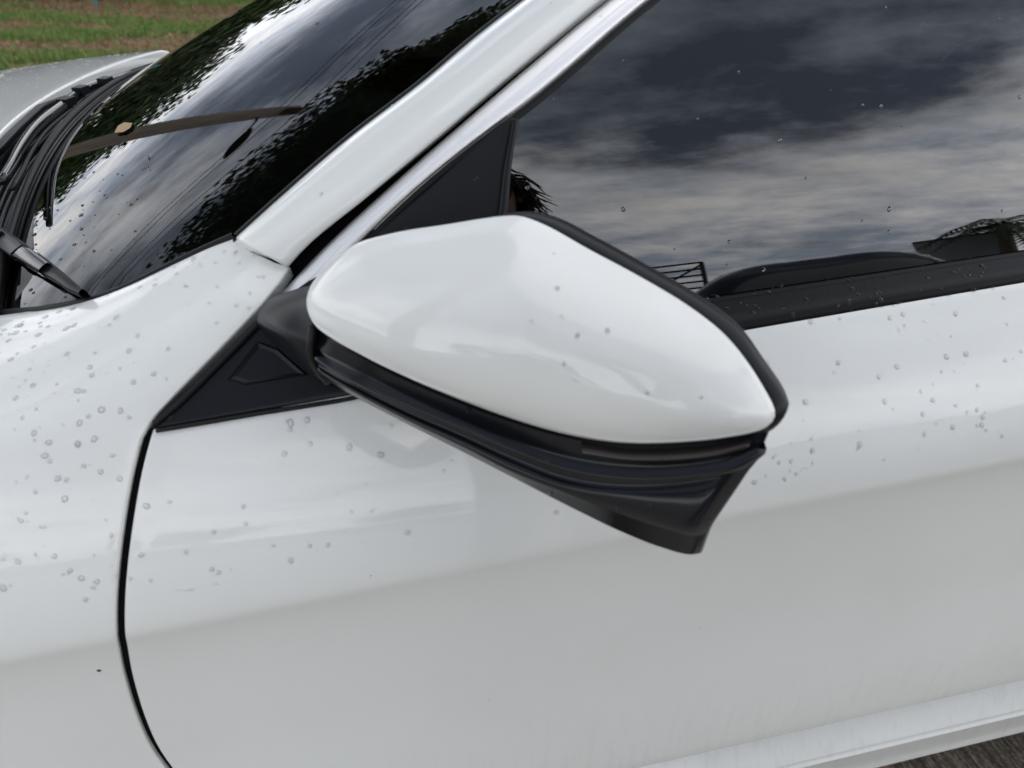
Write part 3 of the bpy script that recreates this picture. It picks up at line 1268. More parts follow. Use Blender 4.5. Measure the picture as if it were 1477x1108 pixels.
# ------------------------------------------------------------------ cabin behind the glass
P = [[(x, y, .945 - .05 * ((x + .1) / .5) ** 2 - .03 * (abs(y) / .7) ** 3) for y in np.linspace(-.66, .66, 20)] for x in np.linspace(-.16, .48, 16)]
dash = MB().grid(P).build('dashboard', M['cabin'], car)
gr_px = [[(60, 285), (66, 318), (80, 348), (98, 371), (116, 390), (124, 396)], [(69, 298), (84, 318), (110, 335), (140, 352), (166, 368), (186, 381)]]
ga_ = resample(np.array([zp(u, v, .957) for u, v in gr_px[0]]), 24)
gb_ = resample(np.array([zp(u, v, .957) for u, v in gr_px[1]]), 24)
MB().grid([ga_ + np.array([0, 0, -.006]), ga_, ga_ * .5 + gb_ * .5 + np.array([0, 0, .002]), gb_, gb_ + np.array([0, 0, -.006])]).build('defroster_mesh', M['grille'], dash)
mb = MB()
mb.add([(x, y, .30) for x, y in ((-.2, -.8), (2.2, -.8), (2.2, .8), (-.2, .8))], [(0, 1, 2, 3)])
mb.build('cabin_floor', M['cabin'], car)
P = [[(x, -.765 if z < .9 else -.775, z) for x in np.linspace(.0, 2.1, 8)] for z in (.30, .6, .9, .925)]
LEFT.append(MB().grid(P).build('door_lining', M['cabin'], car))


def seat(y, x):
    s_ = MB()
    s_.box((x, y, .50), (.50, .50, .16))
    o = s_.build('seat', M['cabin'], car)
    P = []
    for k in np.linspace(0, 1, 10):
        w_ = .25 - .06 * k ** 3
        P.append([(x + .20 + .22 * k + .05 * math.cos(a), y + w_ * math.sin(a) * 1.0, .52 + .56 * k) for a in np.linspace(0, 2 * math.pi, 17)])
    MB().grid(P).build('backrest', M['cabin'], o)
    P = []
    for k in np.linspace(0, 1, 6):
        P.append([(x + .46 + .04 * math.cos(a), y + .12 * math.sin(a), 1.12 + .16 * k) for a in np.linspace(0, 2 * math.pi, 13)])
    MB().grid(P).build('headrest', M['cabin'], o)


for y in (-.37, .37):
    seat(y, .75)
pts = [(.33 + .07 * math.sin(a), -.37 + .18 * math.cos(a), .86 + .17 * math.sin(a)) for a in np.linspace(0, 2 * math.pi, 33)]
MB().tube(pts, .014, 8).build('steering_wheel', M['cabin'], car)

# ------------------------------------------------------------------ rest of the body
def edge_y(x):
    return float(np.interp(x, [.80, 1.2, 1.6, 1.95, 2.2, 2.5], [.535, .545, .54, .525, .53, .56]))


def roof_z(x):
    return float(np.interp(x, [.78, 1.0, 1.3, 1.6, 1.95], [1.456, 1.478, 1.482, 1.470, 1.430]))


P = []
for x in np.linspace(.80, 1.95, 30):
    row = []
    for v in np.linspace(-1, 1, 31):
        ze = float(np.interp(x, [.80, 1.0, 1.3, 1.95], [1.400, 1.410, 1.415, 1.385]))
        row.append((x + .06 * v * v * (1 - (x - .8) / 1.15), v * edge_y(x), roof_z(x) - (roof_z(x) - ze) * abs(v) ** 2.4))
    P.append(row)
panel('roof', P, M['paint'], car, (0, 0, 1), sides='')
P = [[(x, -edge_y(x) + .002, 1.40 - .002 + .012 * math.sin((x - .8) * 2.4)), (x, -edge_y(x) - .012, 1.395), (x, yg(0, 1.385) - .004, 1.378)] for x in np.linspace(.86, 1.95, 24)]
P = [[(x, -edge_y(x), float(np.interp(x, [.80, 1.0, 1.3, 1.95], [1.400, 1.410, 1.415, 1.385])) - .001), (x, yg(0, 1.392) - .004, 1.392)] for x in np.linspace(.88, 1.95, 24)]
LEFT.append(panel('roof_rail', P, M['paint'], car, gn, sides=''))
# rear window, boot lid, tail
P = [[(1.95 + .50 * k + .05 * v * v, v * (.525 + .06 * k), (1.430 - .30 * k - .10 * k * k) - (.045 + .01 * k) * abs(v) ** 2.4) for v in np.linspace(-1, 1, 25)] for k in np.linspace(0, 1, 14)]
panel('rear_window', P, M['sideglass'], car, (1, 0, 1), sides='')
P = [[(2.45 + .47 * k - .08 * k * v * v, v * (.60 + .06 * k), 1.035 + .02 * k - .03 * abs(v) ** 3) for v in np.linspace(-1, 1, 25)] for k in np.linspace(0, 1, 10)]
panel('boot_lid', P, M['paint'], car, (0, 0, 1), sides='lrbt', r=.004, depth=.02)
P = []
for x in np.linspace(1.98, 2.90, 30):
    zb = zbelt(x)
    k = (x - 1.98) / .92
    zt_ = float(np.interp(x, [1.98, 2.45, 2.92], [1.375, 1.00, 1.03]))
    yt_ = -float(np.interp(x, [1.98, 2.45, 2.92], [.56, .605, .66]))
    y0 = side(x, zb)
    P.append([(x, y0 + (yt_ - y0) * s ** 1.3, zb + (zt_ - zb) * s) for s in np.linspace(0, 1, 10)])
LEFT.append(panel('rear_pillar', P, M['paint'], car, gn, sides=''))
RWX = 2.03


def arch_r(x):
    d = WR ** 2 - (x - RWX) ** 2
    return WZ + math.sqrt(d) if d > 0 else .30


P = []
for i in range(60):
    row = []
    for k in np.linspace(0, 1, 40):
        x = 2.2
        for _ in range(3):
            z = vrows(x, max(arch_r(x), .34), zbelt(x) - .002)[i]
            xl = (2.03 + .34 * (z - .36) if z > .5 else 1.73 + .35 * ((z - .36) / .14)) + .006
            x = xl + (2.92 - xl) * k
        row.append((x, side(x, z), z))
    P.append(row)
LEFT.append(panel('rear_quarter', P, M['paint'], car, (0, -1, .2), sides='l'))


def fascia(name, x0, s, prof, wid):
    P = []
    for z, dx in prof:
        w_ = wid(z)
        P.append([(x0 + s * (dx - .12 * abs(v) ** 3), v * w_, z) for v in np.linspace(-1, 1, 25)])
    return panel(name, P, M['paint'], car, (s, 0, 0), sides='')


rb = fascia('rear_bumper', 2.97, 1, [(.25, -.05), (.32, .02), (.55, .04), (.60, .02), (.85, .0), (1.02, -.03), (1.05, -.06)], lambda z: .80 if z < .8 else .80 - .5 * (z - .8))
fbm = fascia('front_bumper', -1.50, -1, [(.20, -.04), (.26, .02), (.50, .05), (.56, .03), (.70, .02), (.80, -.04), (.86, -.10)], lambda z: .76 if z < .7 else .76 - .8 * (z - .7))
P = [[(-1.54 + .10 * abs(v) ** 3, v * .46, z) for v in np.linspace(-1, 1, 15)] for z in (.42, .50, .60, .66)]
panel('front_grille', np.array(P) - np.array([.02, 0, 0]), M['gloss'], fbm, (-1, 0, 0), sides='')
for sg in (-1, 1):
    P = [[(-1.505 + .30 * u ** 1.4 + .03 * k, sg * (.44 + .30 * u), .70 + .06 * k + .05 * u) for u in np.linspace(0, 1, 12)] for k in (0, .5, 1)]
    o = panel('headlight', np.array(P) - np.array([.03, -.012 * sg, 0]), M['lens'], car, (-1, 0, 0), sides='')
    P = [[(3.0 - .18 * u ** 2 - .02 * k, sg * (.40 + .38 * u), .80 + .10 * k) for u in np.linspace(0, 1, 12)] for k in (0, .5, 1)]
    panel('tail_lamp', P, mat('red_lamp', (.25, .01, .01), .1, coat=1), car, (1, 0, 0), sides='')
M['tyre'] = mat('tyre_rubber', (.018, .018, .019), .85)
M['alloy'] = mat('alloy_wheel', (.55, .56, .58), .3, 1.0)


def wheel(x, y, sg, parent, r=.315):
    pr = [(-.10, .62), (-.105, .80), (-.095, .95), (-.06, 1.0), (.06, 1.0), (.095, .95), (.105, .80), (.10, .62)]
    P = [[(x + r * q * math.cos(a), y + o_, r + r * q * math.sin(a)) for a in np.linspace(0, 2 * math.pi, 41)] for o_, q in pr]
    ty = MB().grid(P).build('wheel', M['tyre'], parent)
    mb_ = MB()
    yo = y + sg * .085
    P = [[(x + r * q * math.cos(a), yo + sg * d_, r + r * q * math.sin(a)) for a in np.linspace(0, 2 * math.pi, 33)] for q, d_ in ((.66, .01), (.62, .014), (.58, .0), (.57, -.10))]
    mb_.grid(P)
    for k in range(5):
        a = 2 * math.pi * k / 5
        c_, s_ = math.cos(a), math.sin(a)
        for w0 in (-.02, .02):
            q0 = Vector((x + c_ * .04 * r / .315, yo + sg * .004, r + s_ * .04))
            q1 = Vector((x + c_ * r * .60 - s_ * w0 * 1.4, yo + sg * .002, r + s_ * r * .60 + c_ * w0 * 1.4))
            mb_.tube([q0, q1], [.02, .016], 6)
    mb_.tube([(x, yo - .01, r), (x, yo + sg * .012, r)], .05, 14)
    mb_.build('rim', M['alloy'], ty)
    MB().tube([(x, y - .02, r), (x, y + .02, r)], r * .58, 24).build('brake_disc', M['dark'], ty)
    return ty


for x in (WX, RWX):
    for sg in (-1, 1):
        wheel(x, sg * .80, sg, car)
mb = MB()
for x in (WX, RWX):
    P = [[(x + .37 * math.cos(a), y, WZ + .37 * math.sin(a)) for a in np.linspace(-.2, math.pi + .2, 21)] for y in (-.88, -.5)]
    LEFT.append(MB().grid(P).build('wheel_liner', M['dark'], car))
mb.add([(x, y, .24) for x, y in ((-1.3, -.5), (2.8, -.5), (2.8, .5), (-1.3, .5))], [(0, 1, 2, 3)])
mb.build('underbody', M['dark'], car)

# right-hand side
for o in LEFT + [mirror]:
    c_ = mirrored(o, car)
    for ch in list(o.children):
        mirrored(ch, c_)

# ------------------------------------------------------------------ rain drops (real little domes of water)
M['drop'] = glass_mat('rain_drop', (.98, .984, .984), .85)
for nd in M['drop'].node_tree.nodes:
    if nd.type == 'FRESNEL':
        nd.inputs['IOR'].default_value = 1.33


def dome(mb_, p, nrm, r, flat=.42, stretch=1.0, nk=9):
    nrm = Vector(nrm).normalized()
    a = Vector((0, 0, 1)) if abs(nrm.z) < .85 else Vector((1, 0, 0))
    a = (a - nrm * a.dot(nrm)).normalized()
    b_ = nrm.cross(a)
    p = Vector(p)
    v = [p + nrm * r * flat]
    f_ = []
    w1, w2 = random.uniform(0, 6.3), random.uniform(.06, .16)
    for ri, (q, h) in enumerate(((.45, .88), (.80, .55), (1.0, -.12))):
        for k in range(nk):
            t_ = 2 * math.pi * k / nk
            rr = r * q * (1 + w2 * math.sin(2 * t_ + w1))
            v.append(p + a * (rr * math.cos(t_) * stretch) + b_ * (rr * math.sin(t_)) + nrm * (r * flat * h))
    for k in range(nk):
        k2 = (k + 1) % nk
        f_.append((0, 1 + k, 1 + k2))
        for ri in range(2):
            f_.append((1 + ri * nk + k, 1 + (ri + 1) * nk + k, 1 + (ri + 1) * nk + k2, 1 + ri * nk + k2))
    mb_.add(v, f_)


def scatter(o, count, rmin, rmax, mask, ref, flat=.4, stretch=(1, 1.25), small=.7, m_=None, name='rain_drops'):
    me = o.data
    polys, wts = [], []
    ref = Vector(ref)
    for p in me.polygons:
        c_ = p.center
        if p.area > 1e-7 and mask(c_) and abs(p.normal.dot(ref)) > .25:
            polys.append(p)
            wts.append(p.area * mask(c_))
    if not polys:
        return None
    mb_ = MB()
    for p in random.choices(polys, wts, k=count):
        vs_ = [me.vertices[i].co for i in p.vertices]
        a, b_ = random.random(), random.random()
        if len(vs_) == 4:
            q = vs_[0] * (1 - a) * (1 - b_) + vs_[1] * a * (1 - b_) + vs_[2] * a * b_ + vs_[3] * (1 - a) * b_
        else:
            if a + b_ > 1:
                a, b_ = 1 - a, 1 - b_
            q = vs_[0] + (vs_[1] - vs_[0]) * a + (vs_[2] - vs_[0]) * b_
        nn = p.normal if p.normal.dot(ref) > 0 else -p.normal
        r = rmin + (rmax - rmin) * random.random() ** (2.2 if random.random() < small else .8)
        dome(mb_, q, nn, r, flat, random.uniform(*stretch))
    d = mb_.build(name, m_ or M['drop'], o)
    d['kind'] = 'stuff'
    return d


def blotch(p, sc, lo):
    v = mnoise.noise(Vector(p) * sc)
    return max(0.0, v - lo)


up_side = (0, -.9, .4)
scatter(door, 300, .0006, .0029, lambda c_: (c_.z > zcrease(c_.x) + .03 and c_.x < 1.1) * (.35 + 2 * blotch(c_, 9, .0)) * (1.5 if c_.x < .25 or c_.x > .45 else .4), up_side, flat=.36)
scatter(door, 90, .0005, .0012, lambda c_: (c_.z < zcrease(c_.x) + .03), up_side)
scatter(fender, 460, .0006, .0029, lambda c_: (c_.x > -.4 and c_.z > .78) * (.4 + 2.2 * blotch(c_, 8, -.05)), (0, -.7, .7), flat=.36)
scatter(cap, 16, .0005, .0018, lambda c_: .2 + 2 * blotch(c_, 14, .0), tuple(e3), flat=.15)
scatter(win, 64, .0009, .0025, lambda c_: c_.z > zbelt(c_.x) + .02, tuple(gn), flat=.6, m_=M['water'])
bs = next(o for o in car.children if o.name.startswith('belt_seal'))
scatter(bs, 190, .0008, .0027, lambda c_: c_.x < 1.0, tuple(gn), flat=.55, m_=M['water'])
scatter(sail, 26, .0008, .0028, lambda c_: 1.0, tuple(gn), flat=.5)
scatter(pil, 16, .0008, .0025, lambda c_: c_.z < 1.25, tuple(on), flat=.3)
scatter(trim, 14, .0010, .0024, lambda c_: c_.z < 1.25, tuple(gn), flat=.5)
scatter(lowb, 40, .0008, .0026, lambda c_: 1.0, tuple(e3), flat=.5)
scatter(WS, 70, .0008, .0026, lambda c_: (c_.x < -.02 and c_.y < -.52) * 3 + .04 * (c_.y < -.2), (-.35, 0, .9), flat=.55, m_=M['water'])
scatter(hood, 1100, .0010, .0036, lambda c_: (c_.y > -.3) and c_.x > -.9, (0, 0, 1), flat=.30, stretch=(.9, 1.5), small=.4)
scatter(skirt, 30, .0006, .0018, lambda c_: c_.x > .4 and c_.x < 1.3, (0, -.9, .4), flat=.5)

M['dirt'] = mat('dark_dirt', (.03, .027, .022), .9)
mb = MB()
for (u, v, r_) in ((143, 967, .0017), (535, 830, .0006), (1010, 905, .0006), (705, 1010, .0005)):
    p = hit(u, v, f_side)
    dome(mb, p + np.array([0, -.0004, 0]), (0, -1, 0), r_, .3)
dk = mb.build('dirt_specks', M['dirt'], door)
dk['kind'] = 'stuff'

# ------------------------------------------------------------------ vegetation
M['bark'] = mat('grey_brown_bark', (.10, .075, .055), .9)
t, n, l, b = nt(M['bark'])
bump(M['bark'], noise_node(M['bark'], 18, 6, .65, mscale=(1, 1, .2)), .8, .03)


def leaf_mat(name, c1, c2):
    m_ = mat(name, c1, .55)
    t, n, l, b = nt(m_)
    l.new(ramp_node(m_, noise_node(m_, 2.5, 4), [(.35, c1), (.65, c2)]), b.inputs['Base Color'])
    b.inputs['Subsurface Weight'].default_value = 0
    return m_


M['leafA'] = leaf_mat('deep_green_leaves', (.030, .055, .016), (.060, .105, .028))
M['leafB'] = leaf_mat('mid_green_leaves', (.045, .085, .020), (.085, .130, .035))
M['leafC'] = leaf_mat('dark_olive_leaves', (.030, .045, .018), (.055, .080, .028))


def leaves(mb_, c, rad, count, size):
    """leaf clumps through an ellipsoid, thinner in the middle, ragged outside"""
    c = Vector(c)
    for _ in range(count):
        d = Vector((random.gauss(0, 1), random.gauss(0, 1), random.gauss(0, 1))).normalized()
        rr = random.random() ** .42 * (1 + .28 * mnoise.noise(d * 2.2 + c))
        p = c + Vector((d.x * rad[0], d.y * rad[1], d.z * rad[2])) * rr
        a = Vector((random.gauss(0, 1), random.gauss(0, 1), random.gauss(0, .6))).normalized()
        b_ = a.cross(Vector((random.gauss(0, 1), random.gauss(0, 1), random.gauss(0, 1)))).normalized()
        s_ = size * random.uniform(.6, 1.4)
        mb_.add([p - a * s_, p + b_ * s_ * .42, p + a * s_, p - b_ * s_ * .42], [(0, 1, 2, 3)])


def tree(name, base, h, trunk_h, rad, label, cat='tree', nleaf=2600, leaf=.16, lm='leafA', lean=(0, 0), clumps=7, group=None, path=None, fill=None):
    root = empty(name, base)
    tag(root, label, cat, group)
    top = Vector((lean[0], lean[1], trunk_h))
    r0 = max(.05, h * .026)
    mb_ = MB()
    mid = Vector((lean[0] * .35 + random.uniform(-.1, .1), lean[1] * .35, trunk_h * .5))
    if path:
        mb_.tube([Vector(q) for q in path] + [top], [r0 * (1.25 - .8 * i / len(path)) for i in range(len(path) + 1)], 10)
    else:
        mb_.tube([(0, 0, -.1), mid, top, top + Vector((lean[0] * .1, lean[1] * .1, (h - trunk_h) * .6))], [r0 * 1.25, r0, r0 * .75, r0 * .2], 9)
    cr_ = MB()
    cz = (trunk_h + h) / 2 if not fill else trunk_h - fill
    for k in range(clumps):
        a = 2 * math.pi * k / clumps + random.uniform(-.4, .4)
        q = random.uniform(.35, .75) if k else 0
        c_ = Vector((lean[0] + rad * q * math.cos(a), lean[1] + rad * q * math.sin(a), cz + random.uniform(-.22, .3) * ((h - trunk_h) if not fill else fill)))
        mb_.tube([top * .9 if not path else top, (top + c_) * .5 + Vector((0, 0, .1)), c_], [r0 * .5, r0 * .3, r0 * .1], 6)
        leaves(cr_, c_, (rad * .55, rad * .55, (h - trunk_h) * .34 if not fill else fill), nleaf // clumps, leaf)
    mb_.build('trunk', M['bark'], root)
    cr_.build('crown', M[lm], root, False)
    return root


def bush(base, h, rad, label, lm='leafB', n_=1800, leaf=.13, group=None):
    root = empty('bush', base)
    tag(root, label, 'bush', group)
    mb_, cr_ = MB(), MB()
    for k in range(6):
        a = 2 * math.pi * k / 6 + random.uniform(-.3, .3)
        tip = Vector((rad * .55 * math.cos(a), rad * .55 * math.sin(a), h * random.uniform(.45, .85)))
        mb_.tube([(0, 0, -.05), tip * .5, tip], [.05, .035, .012], 6)
        leaves(cr_, (tip.x, tip.y, h * .5 + random.uniform(-.1, .2) * h), (rad * .6, rad * .6, h * .48), n_ // 6, leaf)
    mb_.build('stems', M['bark'], root)
    cr_.build('foliage', M[lm], root, False)
    return root


# thicket on the far side of the field, right to left
g_ = 'bushes and trees along the far side of the grass'
hedge = [(-13.5, 17.5, 4.6, 2.4, 'leafA'), (-10.3, 16.6, 3.9, 2.2, 'leafB'), (-7.4, 17.4, 5.2, 2.5, 'leafA'), (-4.6, 17.0, 3.6, 2.1, 'leafC'), (-1.9, 17.6, 4.4, 2.3, 'leafB'), (1.0, 17.2, 5.0, 2.4, 'leafA'), (4.0, 17.8, 4.2, 2.3, 'leafC'), (7.2, 17.4, 4.7, 2.4, 'leafA')]
words = ['tall deep green bush farthest left across the grass', 'mid green bush left of the utility pole across the grass', 'tallest deep green bush just behind the utility pole',
         'low olive bush across the grass behind the left of the hood', 'mid green bush across the grass behind the windshield', 'tall deep green bush across the grass behind the car roof',
         'olive bush across the grass behind the rear of the car', 'deep green bush farthest right across the grass']
for (x, y, h, r_, lm), wd in zip(hedge, words):
    bush((x, y, -.03), h * 1.1, r_ * 1.1, wd, lm, 9000, .17, g_)
tree('overhanging_tree', (-3.4, -2.6, -.03), 9.4, 8.6, 3.4, 'large leafy tree overhanging the front of the white car', nleaf=80000, leaf=.085, lm='leafA', lean=(.3, 6.2), clumps=20, path=[(0, 0, -.1), (.05, .1, 2.5), (.1, .5, 5.2), (.3, 2.0, 7.4), (.5, 4.0, 8.4)], fill=.9)

# ------------------------------------------------------------------ grass
tufts = MB()
gv, gf = [], []
gcount = 0
while gcount < 26000:
    y = 5.0 + (15.8 - 5.0) * random.random() ** 1.1
    x = random.uniform(-.42 * y - 1.2, -.05 * y + 1.2)
    bare = mnoise.noise(Vector((x * .32, y * .75, 2.3))) + .45 * mnoise.noise(Vector((x * 1.3, y * 2.2, 7.1)))
    if bare > -.16 and random.random() < .95:
        gcount += 1
        continue
    gcount += 1
    hgt = random.uniform(.03, .085)
    for _ in range(4):
        a = random.uniform(0, 6.283)
        w_ = random.uniform(.006, .012)
        ox, oy = random.uniform(-.04, .04), random.uniform(-.04, .04)
        lx, ly = random.uniform(-.04, .04), random.uniform(-.04, .04)
        k = len(gv)
        gv += [(x + ox - w_ * math.cos(a), y + oy - w_ * math.sin(a), -.03), (x + ox + w_ * math.cos(a), y + oy + w_ * math.sin(a), -.03), (x + ox + lx, y + oy + ly, -.03 + hgt)]
        gf.append((k, k + 1, k + 2))
for _ in range(34000):
    x, y = random.uniform(-20, 14), random.uniform(4.7, 17.0)
    if -.42 * y - 1.2 < x < -.05 * y + 1.2 and y < 15.8:
        continue
    bare = mnoise.noise(Vector((x * .32, y * .75, 2.3))) + .45 * mnoise.noise(Vector((x * 1.3, y * 2.2, 7.1)))
    if bare > .05:
        continue
    for _ in range(3):
        a = random.uniform(0, 6.283)
        w_ = random.uniform(.012, .022)
        ox, oy = random.uniform(-.07, .07), random.uniform(-.07, .07)
        k = len(gv)
        gv += [(x + ox - w_ * math.cos(a), y + oy - w_ * math.sin(a), -.03), (x + ox + w_ * math.cos(a), y + oy + w_ * math.sin(a), -.03),
               (x + ox + random.uniform(-.05, .05), y + oy + random.uniform(-.05, .05), -.03 + random.uniform(.04, .09))]
        gf.append((k, k + 1, k + 2))
M['grass'] = leaf_mat('short_grass', (.105, .200, .034), (.21, .275, .075))
go = obj('grass', gv, gf, M['grass'], None, False)
tag(go, 'patchy short green grass beyond the hood of the car', 'grass', kind='stuff')
M['straw'] = leaf_mat('dry_grass', (.22, .125, .065), (.36, .21, .12))
gv, gf = [], []
for _ in range(16000):
    y = 5.0 + (15.8 - 5.0) * random.random() ** 1.1
    x = random.uniform(-.42 * y - 1.2, -.05 * y + 1.2)
    bare = mnoise.noise(Vector((x * .32, y * .75, 2.3))) + .45 * mnoise.noise(Vector((x * 1.3, y * 2.2, 7.1)))
    if bare < -.22 and random.random() < .9:
        continue
    for _ in range(3):
        a = random.uniform(0, 6.283)
        k = len(gv)
        w_ = random.uniform(.006, .012)
        ox, oy = random.uniform(-.05, .05), random.uniform(-.05, .05)
        gv += [(x + ox - w_ * math.cos(a), y + oy - w_ * math.sin(a), -.03), (x + ox + w_ * math.cos(a), y + oy + w_ * math.sin(a), -.03),
               (x + ox + random.uniform(-.06, .06), y + oy + random.uniform(-.06, .06), -.03 + random.uniform(.01, .045))]
        gf.append((k, k + 1, k + 2))
do = obj('dry_grass', gv, gf, M['straw'], None, False)
tag(do, 'dry brown grass patches between the green grass', 'grass', kind='stuff')
M['teal'] = mat('teal_paint', (.05, .42, .45), .5)
pp = on_plane(140, 8, (0, 0, 0), (0, 0, 1))
stk = MB().tube([(pp[0], pp[1], -.05), (pp[0] - .03, pp[1], .35), (pp[0] - .05, pp[1] + .02, .62)], [.02, .02, .018], 8).build('stake', M['teal'])
tag(stk, 'small teal stake standing in the grass', 'stake')

# ------------------------------------------------------------------ utility pole and wires
M['polewood'] = mat('weathered_pole', (.20, .165, .13), .85)
t, n, l, b = nt(M['polewood'])
l.new(ramp_node(M['polewood'], noise_node(M['polewood'], 8, 6, .6, mscale=(1, 1, .1)), [(.3, (.13, .105, .085)), (.7, (.27, .225, .18))]), b.inputs['Base Color'])
M['wire'] = mat('black_cable', (.012, .012, .012), .6)
M['ceramic'] = mat('grey_insulator', (.25, .22, .20), .3)
wdir = Vector((math.cos(R(27)), math.sin(R(27)), 0))


def pole(base, label):
    root = empty('utility_pole', base)
    tag(root, label, 'utility pole', 'poles of the overhead line')
    MB().tube([(0, 0, -.1), (0, 0, 5), (0, 0, 9.9)], [.27, .23, .17], 12).build('shaft', M['polewood'], root)
    rot = Matrix.Rotation(R(27 + 90), 3, 'Z')
    arm = MB().box((.0, .0, 9.45), (2.3, .22, .24), rot).build('crossarm', M['polewood'], root, False)
    for k in (-1.0, -.55, .55, 1.0):
        p = rot @ Vector((k, 0, 0))
        MB().tube([(p.x, p.y, 9.5), (p.x, p.y, 9.62), (p.x, p.y, 9.66), (p.x, p.y, 9.74)], [.03, .05, .035, .03], 8).build('insulator', M['ceramic'], arm)
    MB().tube([(.0, -.1, 8.5), (-.16, -.25, 8.70), (-.32, -.50, 8.66)], .035, 8).build('lamp_bracket', M['wire'], root)
    P = []
    for s in np.linspace(0, 1, 9):
        w_ = .26 * math.sin(math.pi * min(1, s * .92 + .06)) ** .7
        P.append([(-.30 - .55 * s + w_ * math.cos(a) * .9, -.48 - .85 * s + w_ * math.cos(a) * -.55, 8.7 + .07 * math.sin(a) * (w_ / .17)) for a in np.linspace(0, 2 * math.pi, 13)])
    MB().grid(P).build('lamp_head', M['wire'], root)
    return root


pb = Vector((-6.1, 11.1, -.03))
pole(pb, 'weathered utility pole beyond the hood reflected in the windshield')
pole(pb + wdir * 34, 'utility pole farther along the line behind the car')
pole(pb - wdir * 34, 'utility pole farther along the line ahead of the car')
rot = Matrix.Rotation(R(27 + 90), 3, 'Z')
for i, k in enumerate((-1.0, -.55, .55, 1.0)):
    off = rot @ Vector((k, 0, 0))
    pts = []
    for s in np.linspace(-1, 1, 41):
        sag = .7 * (1 - (2 * abs(s) - 1) ** 2)
        p = pb + off + wdir * 34 * s
        pts.append((p.x, p.y, 9.72 - sag))
    wv = MB().tube(pts, .016, 5).build('overhead_wire', M['wire'])
    tag(wv, ['overhead wire at the outer end of the crossarm away from the car', 'overhead wire second from the far end of the crossarm', 'overhead wire second from the near end of the crossarm', 'overhead wire at the crossarm end nearest the car'][i], 'wire', 'overhead wires')

# dry leaf stuck to the windshield
M['dryleaf'] = mat('dry_tan_leaf', (.38, .27, .14), .7)
q = [on_ws(u, v, .0025) for u, v in ((167, 194), (172, 184), (181, 179), (193, 180), (190, 187), (180, 193))]
c_ = np.mean(q, 0) + np.array([-.35, -.3, .88]) * .0025
lf = obj('dry_leaf', [c_] + q, [(0, 1 + k, 1 + (k + 1) % 6) for k in range(6)], M['dryleaf'])
tag(lf, 'small tan dry leaf stuck to the windshield', 'leaf')

# ------------------------------------------------------------------ things behind the photographer, seen in the window
M['carpaint_dark'] = mat('black_car_paint', (.010, .011, .013), .3, coat=1.0)
M['carpaint_grey'] = mat('dark_grey_car_paint', (.035, .038, .042), .35, coat=1.0)


def parked_car(loc, rz, label, pm):
    root = empty('parked_car', loc, rz)
    root.scale = (1.08, 1.08, 1.28)
    tag(root, label, 'car', 'cars parked behind the photographer')
    # nose to -x; half sections
    xs_ = [-2.2, -2.12, -1.9, -1.4, -.95, -.4, .2, .9, 1.4, 1.8, 2.05, 2.15]
    zt_ = [.62, .74, .82, .92, .97, .98, .99, 1.0, 1.02, 1.04, .98, .80]
    hw = [.62, .76, .84, .88, .89, .89, .89, .89, .88, .86, .80, .70]
    P = []
    for x, z, w_ in zip(xs_, zt_, hw):
        ring = [(0, z), (.55, z - .01), (.86, z - .06), (1.0, z - .22), (1.0, .45), (.97, .28), (.8, .22), (0, .22)]
        full = [(-a * w_, q) for a, q in ring] + [(a * w_, q) for a, q in ring[::-1][1:-1]]
        full.append(full[0])
        P.append([(x, y, q) for y, q in full])
    body = MB().grid(P)
    for row in (P[0], P[-1]):
        body.add(row[:-1], [tuple(range(len(row) - 1))])
    body.build('body', pm, root)
    G_ = resample(np.array([(-1.0, .965, .74), (-.45, 1.28, .66), (-.1, 1.40, .60), (.5, 1.45, .585), (1.0, 1.40, .585), (1.7, 1.03, .66)]), 24)
    gx_, gz_, gw = G_[:, 0], G_[:, 1], G_[:, 2]
    P = []
    for x, z, w_ in zip(gx_, gz_, gw):
        q_ = resample(np.array([(-.80, .97), (-w_ - .05, z * .6 + .97 * .4), (-w_, max(z - .06, .97)), (-w_ * .8, max(z - .018, .97)), (0, z), (w_ * .8, max(z - .018, .97)), (w_, max(z - .06, .97)), (w_ + .05, z * .6 + .97 * .4), (.80, .97)]), 25)
        P.append([(x, a_, b2_) for a_, b2_ in q_])
    MB().grid(P).build('window_glass', M['gloss'], root)
    rf = [[(x + .02, v * w_ * .98, z + .012 - .05 * abs(v) ** 3) for v in np.linspace(-1, 1, 9)] for x, z, w_ in zip(gx_[7:18], gz_[7:18], gw[7:18])]
    MB().grid(rf).build('roof', pm, root)
    for sx in (-1.38, 1.32):
        for sg in (-1, 1):
            wheel(sx, sg * .78, sg, root)
    for sg in (-1, 1):
        MB().box((-2.08, sg * .58, .70), (.10, .30, .12)).build('headlight', M['lens'], root, False)
        MB().box((2.10, sg * .58, .84), (.08, .28, .12)).build('tail_lamp', M['lens'], root, False)
    return root


parked_car((3.46, -4.75, 0), R(-54), 'black parked car behind the photographer reflected low in the side window', M['carpaint_dark'])
parked_car((6.6, -5.9, 0), R(-48), 'dark grey parked car nearest the far building reflected in the side window', M['carpaint_grey'])

